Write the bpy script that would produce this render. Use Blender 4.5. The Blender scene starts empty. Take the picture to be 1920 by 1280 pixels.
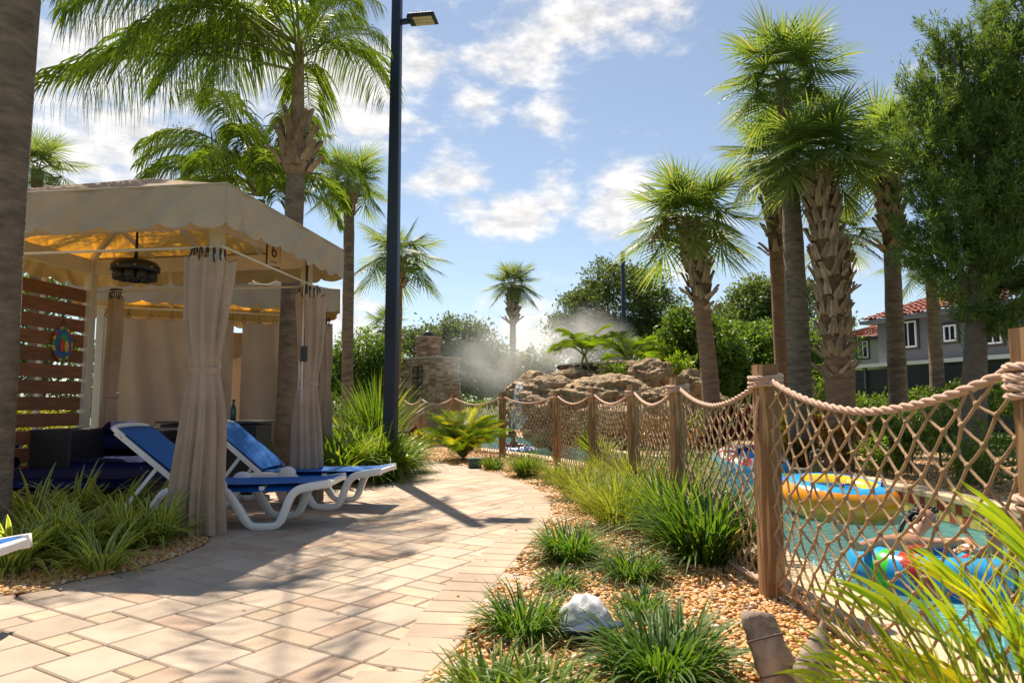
import bpy, bmesh, math, random
import numpy as np
from mathutils import Vector, Matrix, noise as mnoise
S = bpy.context.scene
# ------------------------------------------------------------------ camera, light, sky
EYE = 1.1; F = 1280.0; PITCH = math.radians(5.2)
cam_d = bpy.data.cameras.new('camera'); cam = bpy.data.objects.new('camera', cam_d)
S.collection.objects.link(cam); S.camera = cam
cam.location = (0, 0, EYE); cam.rotation_euler = (math.radians(90) + PITCH, 0, 0)
cam_d.sensor_width = 36; cam_d.lens = 24.0; cam_d.clip_start = 0.05; cam_d.clip_end = 2000
cam_d.dof.use_dof = True; cam_d.dof.focus_distance = 6.0; cam_d.dof.aperture_fstop = 4.5

SUN_EL = math.radians(61); SUN_DIR = Vector((-0.35 * math.cos(SUN_EL), 0.937 * math.cos(SUN_EL), math.sin(SUN_EL))).normalized()
sun_d = bpy.data.lights.new('sun', 'SUN'); sun = bpy.data.objects.new('sun', sun_d); S.collection.objects.link(sun)
sun_d.energy = 4.8; sun_d.angle = math.radians(0.53); sun_d.color = (1.0, 0.89, 0.73)
sun.rotation_euler = SUN_DIR.to_track_quat('Z', 'Y').to_euler(); sun.location = (-5, 10, 20)

def u_dir(px, py):
    u = (px - 960) / F; v = (640 - py) / F; c, s = math.cos(PITCH), math.sin(PITCH)
    return Vector((u, c - v * s, s + v * c))
CLOUDS = [(110,90,.12,.95),(230,60,.10,.85),(330,150,.09,.8),(150,290,.09,1),(260,230,.07,.8),(430,70,.12,.9),(640,180,.10,1.1),
 (620,110,.08,.9),(760,105,.07,.8),(1000,75,.08,.9),(1060,25,.10,.9),(1190,15,.09,.8),(930,100,.05,.8),(900,200,.05,.9),(1010,222,.045,1.0),(935,140,.05,.6),(985,410,.06,1.1),(1045,380,.05,1.0),(925,425,.035,.9),
 (855,330,.06,.8),(880,385,.04,.7),(1150,400,.06,1.15),(1180,345,.05,.95),(1030,345,.035,.8),(620,600,.07,1.0),(620,650,.07,.9),(1010,630,.09,.95),(700,640,.06,.7),
 (800,355,.035,.8),(1285,505,.035,.8),(950,370,.03,.7),(1600,500,.03,.6),(60,30,.1,.8),(200,330,.08,.9),(1900,120,.08,.5),(1320,440,.04,.5)]
W = bpy.data.worlds.new('World'); S.world = W; W.use_nodes = True
nt = W.node_tree; N = nt.nodes; L = nt.links; N.clear()
def nd(t, **k):
    n = N.new(t)
    for a, b in k.items(): setattr(n, a, b)
    return n
def mth(op, a, b=None, c=None, clamp=False):
    n = N.new('ShaderNodeMath'); n.operation = op; n.use_clamp = clamp
    for i, v in enumerate((a, b, c)):
        if v is None: continue
        if isinstance(v, (int, float)): n.inputs[i].default_value = v
        else: L.new(v, n.inputs[i])
    return n.outputs[0]
sky = nd('ShaderNodeTexSky', sky_type='NISHITA', sun_disc=False)
sky.sun_elevation = SUN_EL; sky.sun_rotation = math.atan2(SUN_DIR.x, SUN_DIR.y)
sky.air_density = 1.0; sky.dust_density = 0.25; sky.ozone_density = 1.6; sky.altitude = 0
tc = nd('ShaderNodeTexCoord'); nrm = nd('ShaderNodeVectorMath', operation='NORMALIZE'); L.new(tc.outputs['Generated'], nrm.inputs[0])
mp = nd('ShaderNodeMapping'); mp.inputs['Scale'].default_value = (1, 1, 2.1); L.new(nrm.outputs[0], mp.inputs[0])
n1 = nd('ShaderNodeTexNoise'); n1.inputs['Scale'].default_value = 8.0; n1.inputs['Detail'].default_value = 9; n1.inputs['Roughness'].default_value = .62; n1.inputs['Distortion'].default_value = .25
L.new(mp.outputs[0], n1.inputs['Vector'])
n2 = nd('ShaderNodeTexNoise'); n2.inputs['Scale'].default_value = 24; n2.inputs['Detail'].default_value = 6; n2.inputs['Roughness'].default_value = .6
L.new(mp.outputs[0], n2.inputs['Vector'])
acc = None
for (px, py, r, w) in CLOUDS:
    b = u_dir(px, py).normalized()
    sb = nd('ShaderNodeVectorMath', operation='SUBTRACT'); L.new(nrm.outputs[0], sb.inputs[0]); sb.inputs[1].default_value = b
    sc = nd('ShaderNodeVectorMath', operation='MULTIPLY'); L.new(sb.outputs[0], sc.inputs[0]); sc.inputs[1].default_value = (1 / r, 1 / r, 1.6 / r)
    ln = nd('ShaderNodeVectorMath', operation='DOT_PRODUCT'); L.new(sc.outputs[0], ln.inputs[0]); L.new(sc.outputs[0], ln.inputs[1])
    e = mth('POWER', 2.0, mth('MULTIPLY', ln.outputs['Value'], -1.1)); e = mth('MULTIPLY', e, w)
    acc = e if acc is None else mth('MAXIMUM', acc, e)
nz = mth('ADD', mth('MULTIPLY', n1.outputs[0], .68), mth('MULTIPLY', n2.outputs[0], .32))
dens = mth('ADD', mth('MULTIPLY', mth('SUBTRACT', nz, .5), 2.9), mth('MULTIPLY', mth('SUBTRACT', acc, .42), .95))
cl = nd('ShaderNodeMapRange', interpolation_type='SMOOTHSTEP'); L.new(dens, cl.inputs['Value'])
cl.inputs['From Min'].default_value = -.16; cl.inputs['From Max'].default_value = .58
shd = nd('ShaderNodeMapRange'); L.new(n2.outputs[0], shd.inputs['Value']); shd.inputs['From Min'].default_value = .35; shd.inputs['From Max'].default_value = .65
shd.inputs['To Min'].default_value = 4.7; shd.inputs['To Max'].default_value = 6.9
cc = nd('ShaderNodeVectorMath', operation='SCALE'); cc.inputs[0].default_value = (1.0, .965, .93); L.new(shd.outputs[0], cc.inputs['Scale'])
mx = nd('ShaderNodeMix', data_type='RGBA'); L.new(mth('MULTIPLY', cl.outputs[0], .93), mx.inputs[0]); sb_ = nd('ShaderNodeMix', data_type='RGBA', blend_type='MULTIPLY'); sb_.inputs[0].default_value = 1; L.new(sky.outputs[0], sb_.inputs[6]); sb_.inputs[7].default_value = (.94, 1.0, 1.0, 1); hs_ = nd('ShaderNodeHueSaturation'); hs_.inputs['Saturation'].default_value = .78; hs_.inputs['Value'].default_value = .80; L.new(sb_.outputs[2], hs_.inputs['Color']); L.new(hs_.outputs[0], mx.inputs[6]); L.new(cc.outputs[0], mx.inputs[7])
bg = nd('ShaderNodeBackground'); bg.inputs[1].default_value = .10; L.new(mx.outputs[2], bg.inputs[0])
ow = nd('ShaderNodeOutputWorld'); L.new(bg.outputs[0], ow.inputs[0])
W.cycles.sampling_method = 'MANUAL'; W.cycles.sample_map_resolution = 512

S.view_settings.view_transform = 'Standard'; S.view_settings.look = 'None'; S.view_settings.gamma = 1
S.view_settings.use_curve_mapping = False; S.view_settings.exposure = 0.8
S.cycles.use_denoising = True; S.cycles.max_bounces = 8; S.cycles.transparent_max_bounces = 16
S.cycles.diffuse_bounces = 3; S.cycles.glossy_bounces = 2; S.cycles.transmission_bounces = 5; S.cycles.volume_bounces = 1
S.cycles.volume_step_rate = 2.0; S.cycles.volume_max_steps = 96; S.cycles.sample_clamp_indirect = 6; S.cycles.caustics_reflective = False; S.cycles.caustics_refractive = False

# ------------------------------------------------------------------ helpers
rng = np.random.default_rng(7); random.seed(7)
COL = S.collection
def G(px, py, z=0.0):
    d = u_dir(px, py); t = (z - EYE) / d.z
    return Vector((d.x * t, d.y * t, z))
def D(px, py, dist):
    d = u_dir(px, py); t = dist / d.y
    return Vector((d.x * t, dist, EYE + d.z * t))
def tag(o, label=None, cat=None, group=None, kind=None):
    if label: o['label'] = label
    if cat: o['category'] = cat
    if group: o['group'] = group
    if kind: o['kind'] = kind
    return o
def empty(name, loc, label=None, cat=None, group=None, rz=0, kind=None):
    o = bpy.data.objects.new(name, None); COL.objects.link(o); o.location = loc; o.rotation_euler = (0, 0, rz)
    o.empty_display_size = .1
    return tag(o, label, cat, group, kind)
def inst(name, mesh, parent=None, loc=(0, 0, 0), rot=(0, 0, 0), sc=(1, 1, 1)):
    o = bpy.data.objects.new(name, mesh); COL.objects.link(o)
    if parent is not None: o.parent = parent
    o.location = loc; o.rotation_euler = rot
    o.scale = (sc, sc, sc) if isinstance(sc, (int, float)) else sc
    return o
def copy_tree(o, parent=None):
    c = o.copy(); COL.objects.link(c); c.parent = parent
    for ch in list(o.children): copy_tree(ch, c)
    return c
class MB:
    def __init__(s): s.v = []; s.f = []; s.m = []; s.sm = []
    def add(s, vs, fs, m=0, smooth=False):
        o = len(s.v); s.v.extend([tuple(v) for v in vs]); s.f.extend([tuple(i + o for i in f) for f in fs])
        s.m.extend([m] * len(fs)); s.sm.extend([smooth] * len(fs)); return s
    def box(s, c, size, R=None, m=0, taper=1.0):
        x, y, z = [a / 2 for a in size]
        P = [(-x, -y, -z), (x, -y, -z), (x, y, -z), (-x, y, -z), (-x * taper, -y * taper, z), (x * taper, -y * taper, z), (x * taper, y * taper, z), (-x * taper, y * taper, z)]
        if R is not None: P = [R @ Vector(p) for p in P]
        P = [(p[0] + c[0], p[1] + c[1], p[2] + c[2]) for p in P]
        return s.add(P, [(0, 3, 2, 1), (4, 5, 6, 7), (0, 1, 5, 4), (1, 2, 6, 5), (2, 3, 7, 6), (3, 0, 4, 7)], m)
    def bar(s, a, b, w, h=None, m=0):
        a, b = Vector(a), Vector(b); d = b - a; l = d.length
        if l < 1e-6: return s
        R = d.to_track_quat('X', 'Z').to_matrix()
        return s.box((a + b) / 2, (l, w, h or w), R, m)
    def tube(s, pts, rad, n=8, m=0, smooth=True, cap=True, flat=1.0):
        pts = [Vector(p) for p in pts]; k = len(pts)
        if not hasattr(rad, '__len__'): rad = [rad] * k
        vs = []; up = None
        for i, p in enumerate(pts):
            t = (pts[min(i + 1, k - 1)] - pts[max(i - 1, 0)]).normalized()
            if up is None: up = Vector((0, 0, 1)) if abs(t.z) < .9 else Vector((1, 0, 0))
            a = (up - t * up.dot(t)); a = a.normalized() if a.length > 1e-5 else Vector((0, 1, 0)); up = a; b = t.cross(a)
            for j in range(n):
                th = 2 * math.pi * j / n
                vs.append(p + (a * math.cos(th) + b * math.sin(th) * flat) * rad[i])
        fs = [(i * n + j, i * n + (j + 1) % n, (i + 1) * n + (j + 1) % n, (i + 1) * n + j) for i in range(k - 1) for j in range(n)]
        if cap: fs += [tuple(range(n - 1, -1, -1)), tuple((k - 1) * n + j for j in range(n))]
        return s.add(vs, fs, m, smooth)
    def lathe(s, prof, c=(0, 0, 0), n=16, m=0, smooth=True, fn=None):
        vs = []
        for (r, z) in prof:
            for j in range(n):
                th = 2 * math.pi * j / n; rr = r * (fn(th, z) if fn else 1)
                vs.append((c[0] + rr * math.cos(th), c[1] + rr * math.sin(th), c[2] + z))
        k = len(prof)
        fs = [(i * n + j, i * n + (j + 1) % n, (i + 1) * n + (j + 1) % n, (i + 1) * n + j) for i in range(k - 1) for j in range(n)]
        fs += [tuple(range(n - 1, -1, -1)), tuple((k - 1) * n + j for j in range(n))]
        return s.add(vs, fs, m, smooth)
    def prism(s, poly, vec, m=0, smooth=False):
        n = len(poly); P = [Vector(p) for p in poly]; Q = [p + Vector(vec) for p in P]
        return s.add(P + Q, [tuple(range(n - 1, -1, -1)), tuple(range(n, 2 * n))] + [(i, (i + 1) % n, n + (i + 1) % n, n + i) for i in range(n)], m, smooth)
    def mesh(s, name, mats):
        me = bpy.data.meshes.new(name); me.from_pydata(s.v, [], s.f); me.validate()
        for mt in (mats if isinstance(mats, (list, tuple)) else [mats]): me.materials.append(mt)
        if len(me.polygons) == len(s.f):
            me.polygons.foreach_set('material_index', s.m); me.polygons.foreach_set('use_smooth', s.sm)
        me.update(); return me
    def build(s, name, mats, parent=None, loc=(0, 0, 0), bevel=0, **k):
        o = inst(name, s.mesh(name, mats), parent, loc)
        if bevel:
            b = o.modifiers.new('bevel', 'BEVEL'); b.width = bevel; b.segments = 2; b.limit_method = 'ANGLE'
        return tag(o, **k) if k else o
def np_mesh(name, V, Fc, mats, uv=None, smooth=False, midx=None):
    """V (n,3), Fc (m,k) uniform polys"""
    me = bpy.data.meshes.new(name); n, m, k = len(V), len(Fc), Fc.shape[1]
    me.vertices.add(n); me.vertices.foreach_set('co', V.astype(np.float32).ravel())
    me.loops.add(m * k); me.loops.foreach_set('vertex_index', Fc.astype(np.int32).ravel())
    me.polygons.add(m); me.polygons.foreach_set('loop_start', np.arange(0, m * k, k, dtype=np.int32)); me.polygons.foreach_set('loop_total', np.full(m, k, dtype=np.int32))
    me.polygons.foreach_set('use_smooth', np.full(m, smooth, dtype=bool))
    for mt in (mats if isinstance(mats, (list, tuple)) else [mats]): me.materials.append(mt)
    if midx is not None: me.polygons.foreach_set('material_index', midx.astype(np.int32))
    if uv is not None:
        l = me.uv_layers.new(name='UVMap'); l.data.foreach_set('uv', uv[Fc.ravel()].astype(np.float32).ravel())
    me.update(calc_edges=True); return me
def unit(a): return a / (np.linalg.norm(a, axis=-1, keepdims=True) + 1e-9)
def strips(base, az, e0, ln, wd, droop, sec=5, fold=.25, power=1.3, tipw=.04, basew=.6, twist=0.0):
    """arching strap leaves; all args arrays of N; returns V,F,UV (quads)"""
    n = len(base); P = np.array(base, float).copy(); out = []; uv = []
    hz = np.stack([np.cos(az), np.sin(az), 0 * az], 1); side0 = np.stack([-np.sin(az), np.cos(az), 0 * az], 1)
    for i in range(sec + 1):
        s = i / sec; e = e0 - droop * s ** power
        t = hz * np.cos(e)[:, None] + np.array([0, 0, 1]) * np.sin(e)[:, None]
        if i: P = P + t * (ln / sec)[:, None]
        prof = (basew + (1 - basew) * min(1, s * 2.6)) * (1 if s < .55 else 1 - (1 - tipw) * ((s - .55) / .45) ** 1.4)
        nor = np.cross(t, side0); w = (wd * prof / 2)[:, None]
        tw = twist * s; sd = side0 * math.cos(tw) + nor * math.sin(tw)
        out += [P - sd * w, P + nor * (-1) * w * fold, P + sd * w]
        uv += [np.stack([np.zeros(n), np.full(n, s)], 1), np.stack([np.full(n, .5), np.full(n, s)], 1), np.stack([np.ones(n), np.full(n, s)], 1)]
    V = np.stack(out, 1).reshape(-1, 3); UV = np.stack(uv, 1).reshape(-1, 2); k = 3 * (sec + 1)
    q = []
    for i in range(sec):
        a = i * 3; q += [(a, a + 1, a + 4, a + 3), (a + 1, a + 2, a + 5, a + 4)]
    Fc = (np.array(q)[None] + (np.arange(n) * k)[:, None, None]).reshape(-1, 4)
    return V, Fc, UV
def leaf_quads(P, Dr, Nm, ln, wd):
    """kite leaves: P (n,3) base, Dr direction, Nm approx normal"""
    Dr = unit(Dr); sd = unit(np.cross(Dr, Nm)); ln = ln[:, None]; wd = wd[:, None]
    V = np.stack([P, P + Dr * ln * .45 + sd * wd / 2, P + Dr * ln, P + Dr * ln * .45 - sd * wd / 2], 1).reshape(-1, 3)
    return V, np.arange(len(V)).reshape(-1, 4)
def join(parts):
    V = []; Fs = []; U = []; o = 0
    for p in parts:
        V.append(p[0]); Fs.append(p[1] + o); o += len(p[0])
        if len(p) > 2: U.append(p[2])
    return np.concatenate(V), np.concatenate(Fs), (np.concatenate(U) if U else None)
def in_poly(X, Y, poly):
    r = np.zeros(len(X), bool); j = len(poly) - 1
    for i in range(len(poly)):
        xi, yi = poly[i][:2]; xj, yj = poly[j][:2]
        c = ((yi > Y) != (yj > Y)) & (X < (xj - xi) * (Y - yi) / ((yj - yi) or 1e-9) + xi); r ^= c; j = i
    return r
def smooth_line(pts, n=6):
    """catmull-rom through 2-D/3-D points"""
    P = [Vector(p) for p in pts]; out = []
    for i in range(len(P) - 1):
        a, b, c, d = P[max(i - 1, 0)], P[i], P[i + 1], P[min(i + 2, len(P) - 1)]
        for k in range(n):
            t = k / n
            out.append(.5 * ((2 * b) + (c - a) * t + (2 * a - 5 * b + 4 * c - d) * t * t + (3 * b - a - 3 * c + d) * t ** 3))
    out.append(P[-1]); return out

# ------------------------------------------------------------------ materials
def new_mat(name):
    m = bpy.data.materials.new(name); m.use_nodes = True; t = m.node_tree; b = t.nodes['Principled BSDF']; return m, t, b
def nn(t, typ, inp=None, **k):
    n = t.nodes.new(typ)
    for a, b in k.items(): setattr(n, a, b)
    for a, b in (inp or {}).items():
        if hasattr(b, 'is_output'): t.links.new(b, n.inputs[a])
        else: n.inputs[a].default_value = b
    return n
def rgba(c): return (c[0], c[1], c[2], 1)
def M(name, col, rough=.6, var=.15, scale=8, bump=0, bscale=60, metal=0, stretch=(1, 1, 1), col2=None, objvar=0, spec=.5, dist=.004, coord='Object'):
    m, t, b = new_mat(name); tc = nn(t, 'ShaderNodeTexCoord'); mp = nn(t, 'ShaderNodeMapping', {'Vector': tc.outputs[coord], 'Scale': stretch})
    no = nn(t, 'ShaderNodeTexNoise', {'Vector': mp.outputs[0], 'Scale': scale, 'Detail': 6.0, 'Roughness': .6})
    rp = nn(t, 'ShaderNodeValToRGB', {'Fac': no.outputs[0]}); rp.color_ramp.elements[0].position = .3; rp.color_ramp.elements[1].position = .7
    rp.color_ramp.elements[0].color = rgba([c * (1 - var) for c in col]); rp.color_ramp.elements[1].color = rgba(col2 or [min(1, c * (1 + var)) for c in col])
    out = rp.outputs[0]
    if objvar:
        oi = nn(t, 'ShaderNodeObjectInfo'); mr = nn(t, 'ShaderNodeMapRange', {'Value': oi.outputs['Random'], 'To Min': 1 - objvar, 'To Max': 1 + objvar})
        hs = nn(t, 'ShaderNodeHueSaturation', {'Color': out, 'Value': mr.outputs[0]}); out = hs.outputs[0]
    t.links.new(out, b.inputs['Base Color']); b.inputs['Roughness'].default_value = rough; b.inputs['Metallic'].default_value = metal
    b.inputs['Specular IOR Level'].default_value = spec
    if bump:
        nb = nn(t, 'ShaderNodeTexNoise', {'Vector': mp.outputs[0], 'Scale': bscale, 'Detail': 5.0})
        bp = nn(t, 'ShaderNodeBump', {'Height': nb.outputs[0], 'Strength': bump, 'Distance': dist}); t.links.new(bp.outputs[0], b.inputs['Normal'])
    return m
def leafM(name, c1, c2, tr=.4, rough=.45, trc=None, c3=None, edge=None, dead=0):
    m, t, b = new_mat(name); g = nn(t, 'ShaderNodeNewGeometry'); oi = nn(t, 'ShaderNodeObjectInfo')
    rp = nn(t, 'ShaderNodeValToRGB', {'Fac': g.outputs['Random Per Island']}); e = rp.color_ramp.elements
    e[0].color = rgba(c1); e[1].color = rgba(c2)
    if c3: x = e.new(.93 if not dead else 1 - dead); x.color = rgba(c2); e[-1].color = rgba(c3)
    mr = nn(t, 'ShaderNodeMapRange', {'Value': oi.outputs['Random'], 'To Min': .82, 'To Max': 1.18})
    hs = nn(t, 'ShaderNodeHueSaturation', {'Color': rp.outputs[0], 'Value': mr.outputs[0]}); col = hs.outputs[0]
    if edge:
        uv = nn(t, 'ShaderNodeTexCoord'); sp = nn(t, 'ShaderNodeSeparateXYZ', {'Vector': uv.outputs['UV']})
        a = nn(t, 'ShaderNodeMath', {0: sp.outputs[0], 1: .5}, operation='SUBTRACT'); a = nn(t, 'ShaderNodeMath', {0: a.outputs[0]}, operation='ABSOLUTE')
        a = nn(t, 'ShaderNodeMapRange', {'Value': a.outputs[0], 'From Min': .30, 'From Max': .38})
        mxx = nn(t, 'ShaderNodeMix', {0: a.outputs[0], 6: col, 7: rgba(edge)}, data_type='RGBA'); col = mxx.outputs[2]
    t.links.new(col, b.inputs['Base Color']); b.inputs['Roughness'].default_value = rough; b.inputs['Specular IOR Level'].default_value = .4
    tl = nn(t, 'ShaderNodeBsdfTranslucent'); 
    k = trc or (1.5, 1.45, .55); vm = nn(t, 'ShaderNodeMix', {0: 1.0, 6: col, 7: rgba(k)}, data_type='RGBA', blend_type='MULTIPLY'); vm.clamp_result = False
    t.links.new(vm.outputs[2], tl.inputs[0])
    ms = nn(t, 'ShaderNodeMixShader', {0: tr, 1: b.outputs[0], 2: tl.outputs[0]}); t.links.new(ms.outputs[0], t.nodes['Material Output'].inputs[0])
    return m
def clothM(name, col, tcol, tr=.4, var=.06, scale=5, bump=.15):
    m = M(name, col, .85, var, scale, bump, 30, spec=.15, dist=.01); t = m.node_tree; b = t.nodes['Principled BSDF']
    tl = nn(t, 'ShaderNodeBsdfTranslucent', {0: rgba(tcol)})
    ms = nn(t, 'ShaderNodeMixShader', {0: tr, 1: b.outputs[0], 2: tl.outputs[0]}); t.links.new(ms.outputs[0], t.nodes['Material Output'].inputs[0]); return m

m_canvas = clothM('canvas', (.52, .44, .33), (.95, .40, .03), .34)
m_valance = clothM('valance_canvas', (.47, .40, .30), (.7, .38, .10), .10, .12, 3)
m_curtain = clothM('curtain_cloth', (.45, .335, .25), (.5, .34, .22), .10, .12, 4, .35)
m_drape = clothM('drape_cloth', (.50, .375, .285), (.55, .38, .24), .14, .08, 3, .2)
m_whitewood = M('painted_wood', (.62, .58, .52), .5, .05, 6, .05)
m_rod = M('rod_metal', (.68, .64, .56), .35, .05)
m_hook = M('hook_metal', (.03, .03, .035), .4, .1)
m_ring = M('ring_metal', (.7, .7, .7), .2, .05, metal=.9)
m_slat = M('slat_wood', (.21, .085, .035), .5, .35, 5, .2, 40, stretch=(1, 1, 12), objvar=.12)
m_white = M('white_resin', (.80, .79, .76), .32, .04, 3)
m_sling = M('blue_sling', (.008, .135, .47), .6, .08, 4, .25, 400, spec=.3)
m_navy = M('navy_cushion', (.007, .012, .075), .85, .15, 4, .1, 60, spec=.2)
m_wicker = M('dark_wicker', (.022, .020, .022), .55, .5, 60, .6, 90, stretch=(1, 1, 3))
m_black = M('black_paint', (.012, .014, .02), .42, .2, 5)
m_lamp = M('lamp_paint', (.010, .018, .036), .42, .15, 3)
m_trunk = M('palm_trunk', (.22, .16, .115), .9, .5, 3, 1.0, 14, stretch=(1.4, 1.4, 6), dist=.04)
m_trunk_grey = M('grey_trunk', (.20, .145, .105), .9, .42, 3.5, 1.0, 12, stretch=(1.5, 1.5, 4), dist=.03)
m_trunk_red = M('red_trunk', (.26, .14, .085), .9, .35, 4, .8, 22, stretch=(1, 1, 5), dist=.02)
m_boot = M('leaf_base', (.33, .22, .14), .85, .45, 7, .5, 30, stretch=(2, 2, 1), objvar=.3)
m_bark = M('bark', (.12, .09, .07), .9, .35, 5, .6, 20)
m_petiole = M('petiole', (.20, .24, .07), .5, .25, 5)
l_sabal = leafM('sabal_leaf', (.11, .17, .05), (.20, .265, .07), .56, .38, None, (.34, .28, .10), dead=.04)
l_sabal_far = leafM('sabal_leaf_far', (.12, .17, .07), (.20, .25, .095), .52, .45)
l_queen = leafM('queen_leaf', (.085, .145, .022), (.18, .25, .03), .55, .38)
l_queen2 = leafM('queen_leaf_yellow', (.10, .20, .012), (.22, .30, .02), .52, .4)
l_oak = leafM('oak_leaf', (.075, .115, .04), (.15, .195, .055), .44, .5)
l_oak_grey = leafM('oak_leaf_grey', (.08, .12, .06), (.16, .20, .09), .40, .5)
l_hedge = leafM('hedge_leaf', (.075, .135, .025), (.17, .25, .04), .48, .42)
l_cedar = leafM('cedar_needle', (.055, .10, .035), (.17, .24, .05), .5, .55)
l_bright = leafM('bright_leaf', (.10, .20, .015), (.24, .33, .025), .5, .4)
l_yellow = leafM('yellow_leaf', (.22, .26, .015), (.48, .42, .03), .5, .4)
l_red = leafM('red_leaf', (.22, .02, .02), (.10, .015, .03), .4, .35, (1.4, .7, .5), (.3, .30, .03))
l_croton = leafM('croton_leaf', (.34, .09, .01), (.14, .15, .02), .42, .35, (1.4, 1, .4), (.45, .35, .03))
l_liriope = leafM('liriope_leaf', (.045, .12, .016), (.13, .23, .03), .46, .5, None, (.36, .27, .10), dead=.04)
l_flax = leafM('flax_leaf', (.075, .14, .018), (.18, .26, .03), .46, .35, None, (.36, .30, .08))
l_varieg = leafM('variegated_leaf', (.10, .19, .025), (.22, .31, .04), .5, .35, edge=(.75, .72, .28))
l_grass = leafM('grass_leaf', (.14, .20, .02), (.30, .33, .05), .46, .4, None, (.42, .32, .12), dead=.12)
l_fore = leafM('foreground_leaf', (.13, .24, .02), (.34, .40, .03), .42, .4)
l_dead = leafM('dry_leaf', (.30, .17, .06), (.42, .26, .10), .35, .7)
m_wood = None
def woodM():
    m, t, b = new_mat('post_wood'); tc = nn(t, 'ShaderNodeTexCoord'); mp = nn(t, 'ShaderNodeMapping', {'Vector': tc.outputs['Object'], 'Scale': (9, 9, .8)})
    no = nn(t, 'ShaderNodeTexNoise', {'Vector': mp.outputs[0], 'Scale': 1.3, 'Detail': 4.0, 'Distortion': .6})
    wv = nn(t, 'ShaderNodeMath', {0: no.outputs[0], 1: 24.0}, operation='MULTIPLY'); wv = nn(t, 'ShaderNodeMath', {0: wv.outputs[0]}, operation='SINE')
    vo = nn(t, 'ShaderNodeTexVoronoi', {'Vector': nn(t, 'ShaderNodeMapping', {'Vector': tc.outputs['Object'], 'Scale': (6, 6, 3)}).outputs[0], 'Scale': 1.1})
    kn = nn(t, 'ShaderNodeMapRange', {'Value': vo.outputs['Distance'], 'From Min': .05, 'From Max': .16, 'To Min': 0.0, 'To Max': 1.0})
    rp = nn(t, 'ShaderNodeValToRGB', {'Fac': wv.outputs[0]}); rp.color_ramp.elements[0].color = (.22, .115, .048, 1); rp.color_ramp.elements[1].color = (.46, .27, .12, 1)
    rp.color_ramp.elements[0].position = -.0; rp.color_ramp.elements[1].position = .75
    mxx = nn(t, 'ShaderNodeMix', {0: kn.outputs[0], 6: (.13, .055, .025, 1), 7: rp.outputs[0]}, data_type='RGBA')
    n3 = nn(t, 'ShaderNodeTexNoise', {'Vector': tc.outputs['Object'], 'Scale': 5.0, 'Detail': 4.0}); m2 = nn(t, 'ShaderNodeMapRange', {'Value': n3.outputs[0], 'To Min': .7, 'To Max': 1.25})
    hs = nn(t, 'ShaderNodeHueSaturation', {'Color': mxx.outputs[2], 'Value': m2.outputs[0]})
    t.links.new(hs.outputs[0], b.inputs['Base Color']); b.inputs['Roughness'].default_value = .75
    bp = nn(t, 'ShaderNodeBump', {'Height': wv.outputs[0], 'Strength': .25, 'Distance': .003}); t.links.new(bp.outputs[0], b.inputs['Normal']); return m
m_wood = woodM()
m_rope = M('rope', (.55, .36, .27), .85, .15, 30, .5, 160)
m_net = M('net_cord', (.37, .235, .125), .85, .2, 14, .5, 250, stretch=(1, 1, 1))
def paverM(name, col, var):
    m = M(name, col, .85, var, 3.5, .35, 220, objvar=.10, spec=.3, dist=.002); t = m.node_tree
    b = t.nodes['Principled BSDF']; src = b.inputs['Base Color'].links[0].from_socket
    tc = nn(t, 'ShaderNodeTexCoord'); ge = nn(t, 'ShaderNodeNewGeometry')
    sn = nn(t, 'ShaderNodeTexNoise', {'Vector': ge.outputs['Position'], 'Scale': 190.0, 'Detail': 2.0}); st = nn(t, 'ShaderNodeTexNoise', {'Vector': ge.outputs['Position'], 'Scale': 1.3, 'Detail': 5.0})
    a = nn(t, 'ShaderNodeMapRange', {'Value': sn.outputs[0], 'From Min': .3, 'From Max': .7, 'To Min': .82, 'To Max': 1.15})
    c = nn(t, 'ShaderNodeMapRange', {'Value': st.outputs[0], 'From Min': .3, 'From Max': .7, 'To Min': .78, 'To Max': 1.12})
    mu = nn(t, 'ShaderNodeMath', {0: a.outputs[0], 1: c.outputs[0]}, operation='MULTIPLY')
    hs = nn(t, 'ShaderNodeHueSaturation', {'Color': src, 'Value': mu.outputs[0]}); t.links.new(hs.outputs[0], b.inputs['Base Color']); return m
m_pav = [paverM('paver_greige', (.475, .375, .29), .08), paverM('paver_pink', (.465, .33, .24), .10), paverM('paver_cream', (.49, .37, .26), .08), paverM('paver_border', (.475, .355, .26), .08)]
m_joint = M('joint_sand', (.12, .085, .055), .95, .3, 20)
def pebbleM():
    m, t, b = new_mat('pebbles'); g = nn(t, 'ShaderNodeNewGeometry'); rp = nn(t, 'ShaderNodeValToRGB', {'Fac': g.outputs['Random Per Island']}); e = rp.color_ramp.elements
    cs = [(0, (.45, .21, .055)), (.2, (.66, .37, .12)), (.4, (.58, .27, .07)), (.6, (.68, .45, .20)), (.78, (.52, .20, .05)), (.9, (.70, .60, .45)), (1, (.30, .17, .10))]
    e[0].position = 0; e[0].color = rgba(cs[0][1]); e[1].position = 1; e[1].color = rgba(cs[-1][1])
    for p, c in cs[1:-1]: x = e.new(p); x.color = rgba(c)
    t.links.new(rp.outputs[0], b.inputs['Base Color']); b.inputs['Roughness'].default_value = .55; return m
m_pebble = pebbleM()
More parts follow.
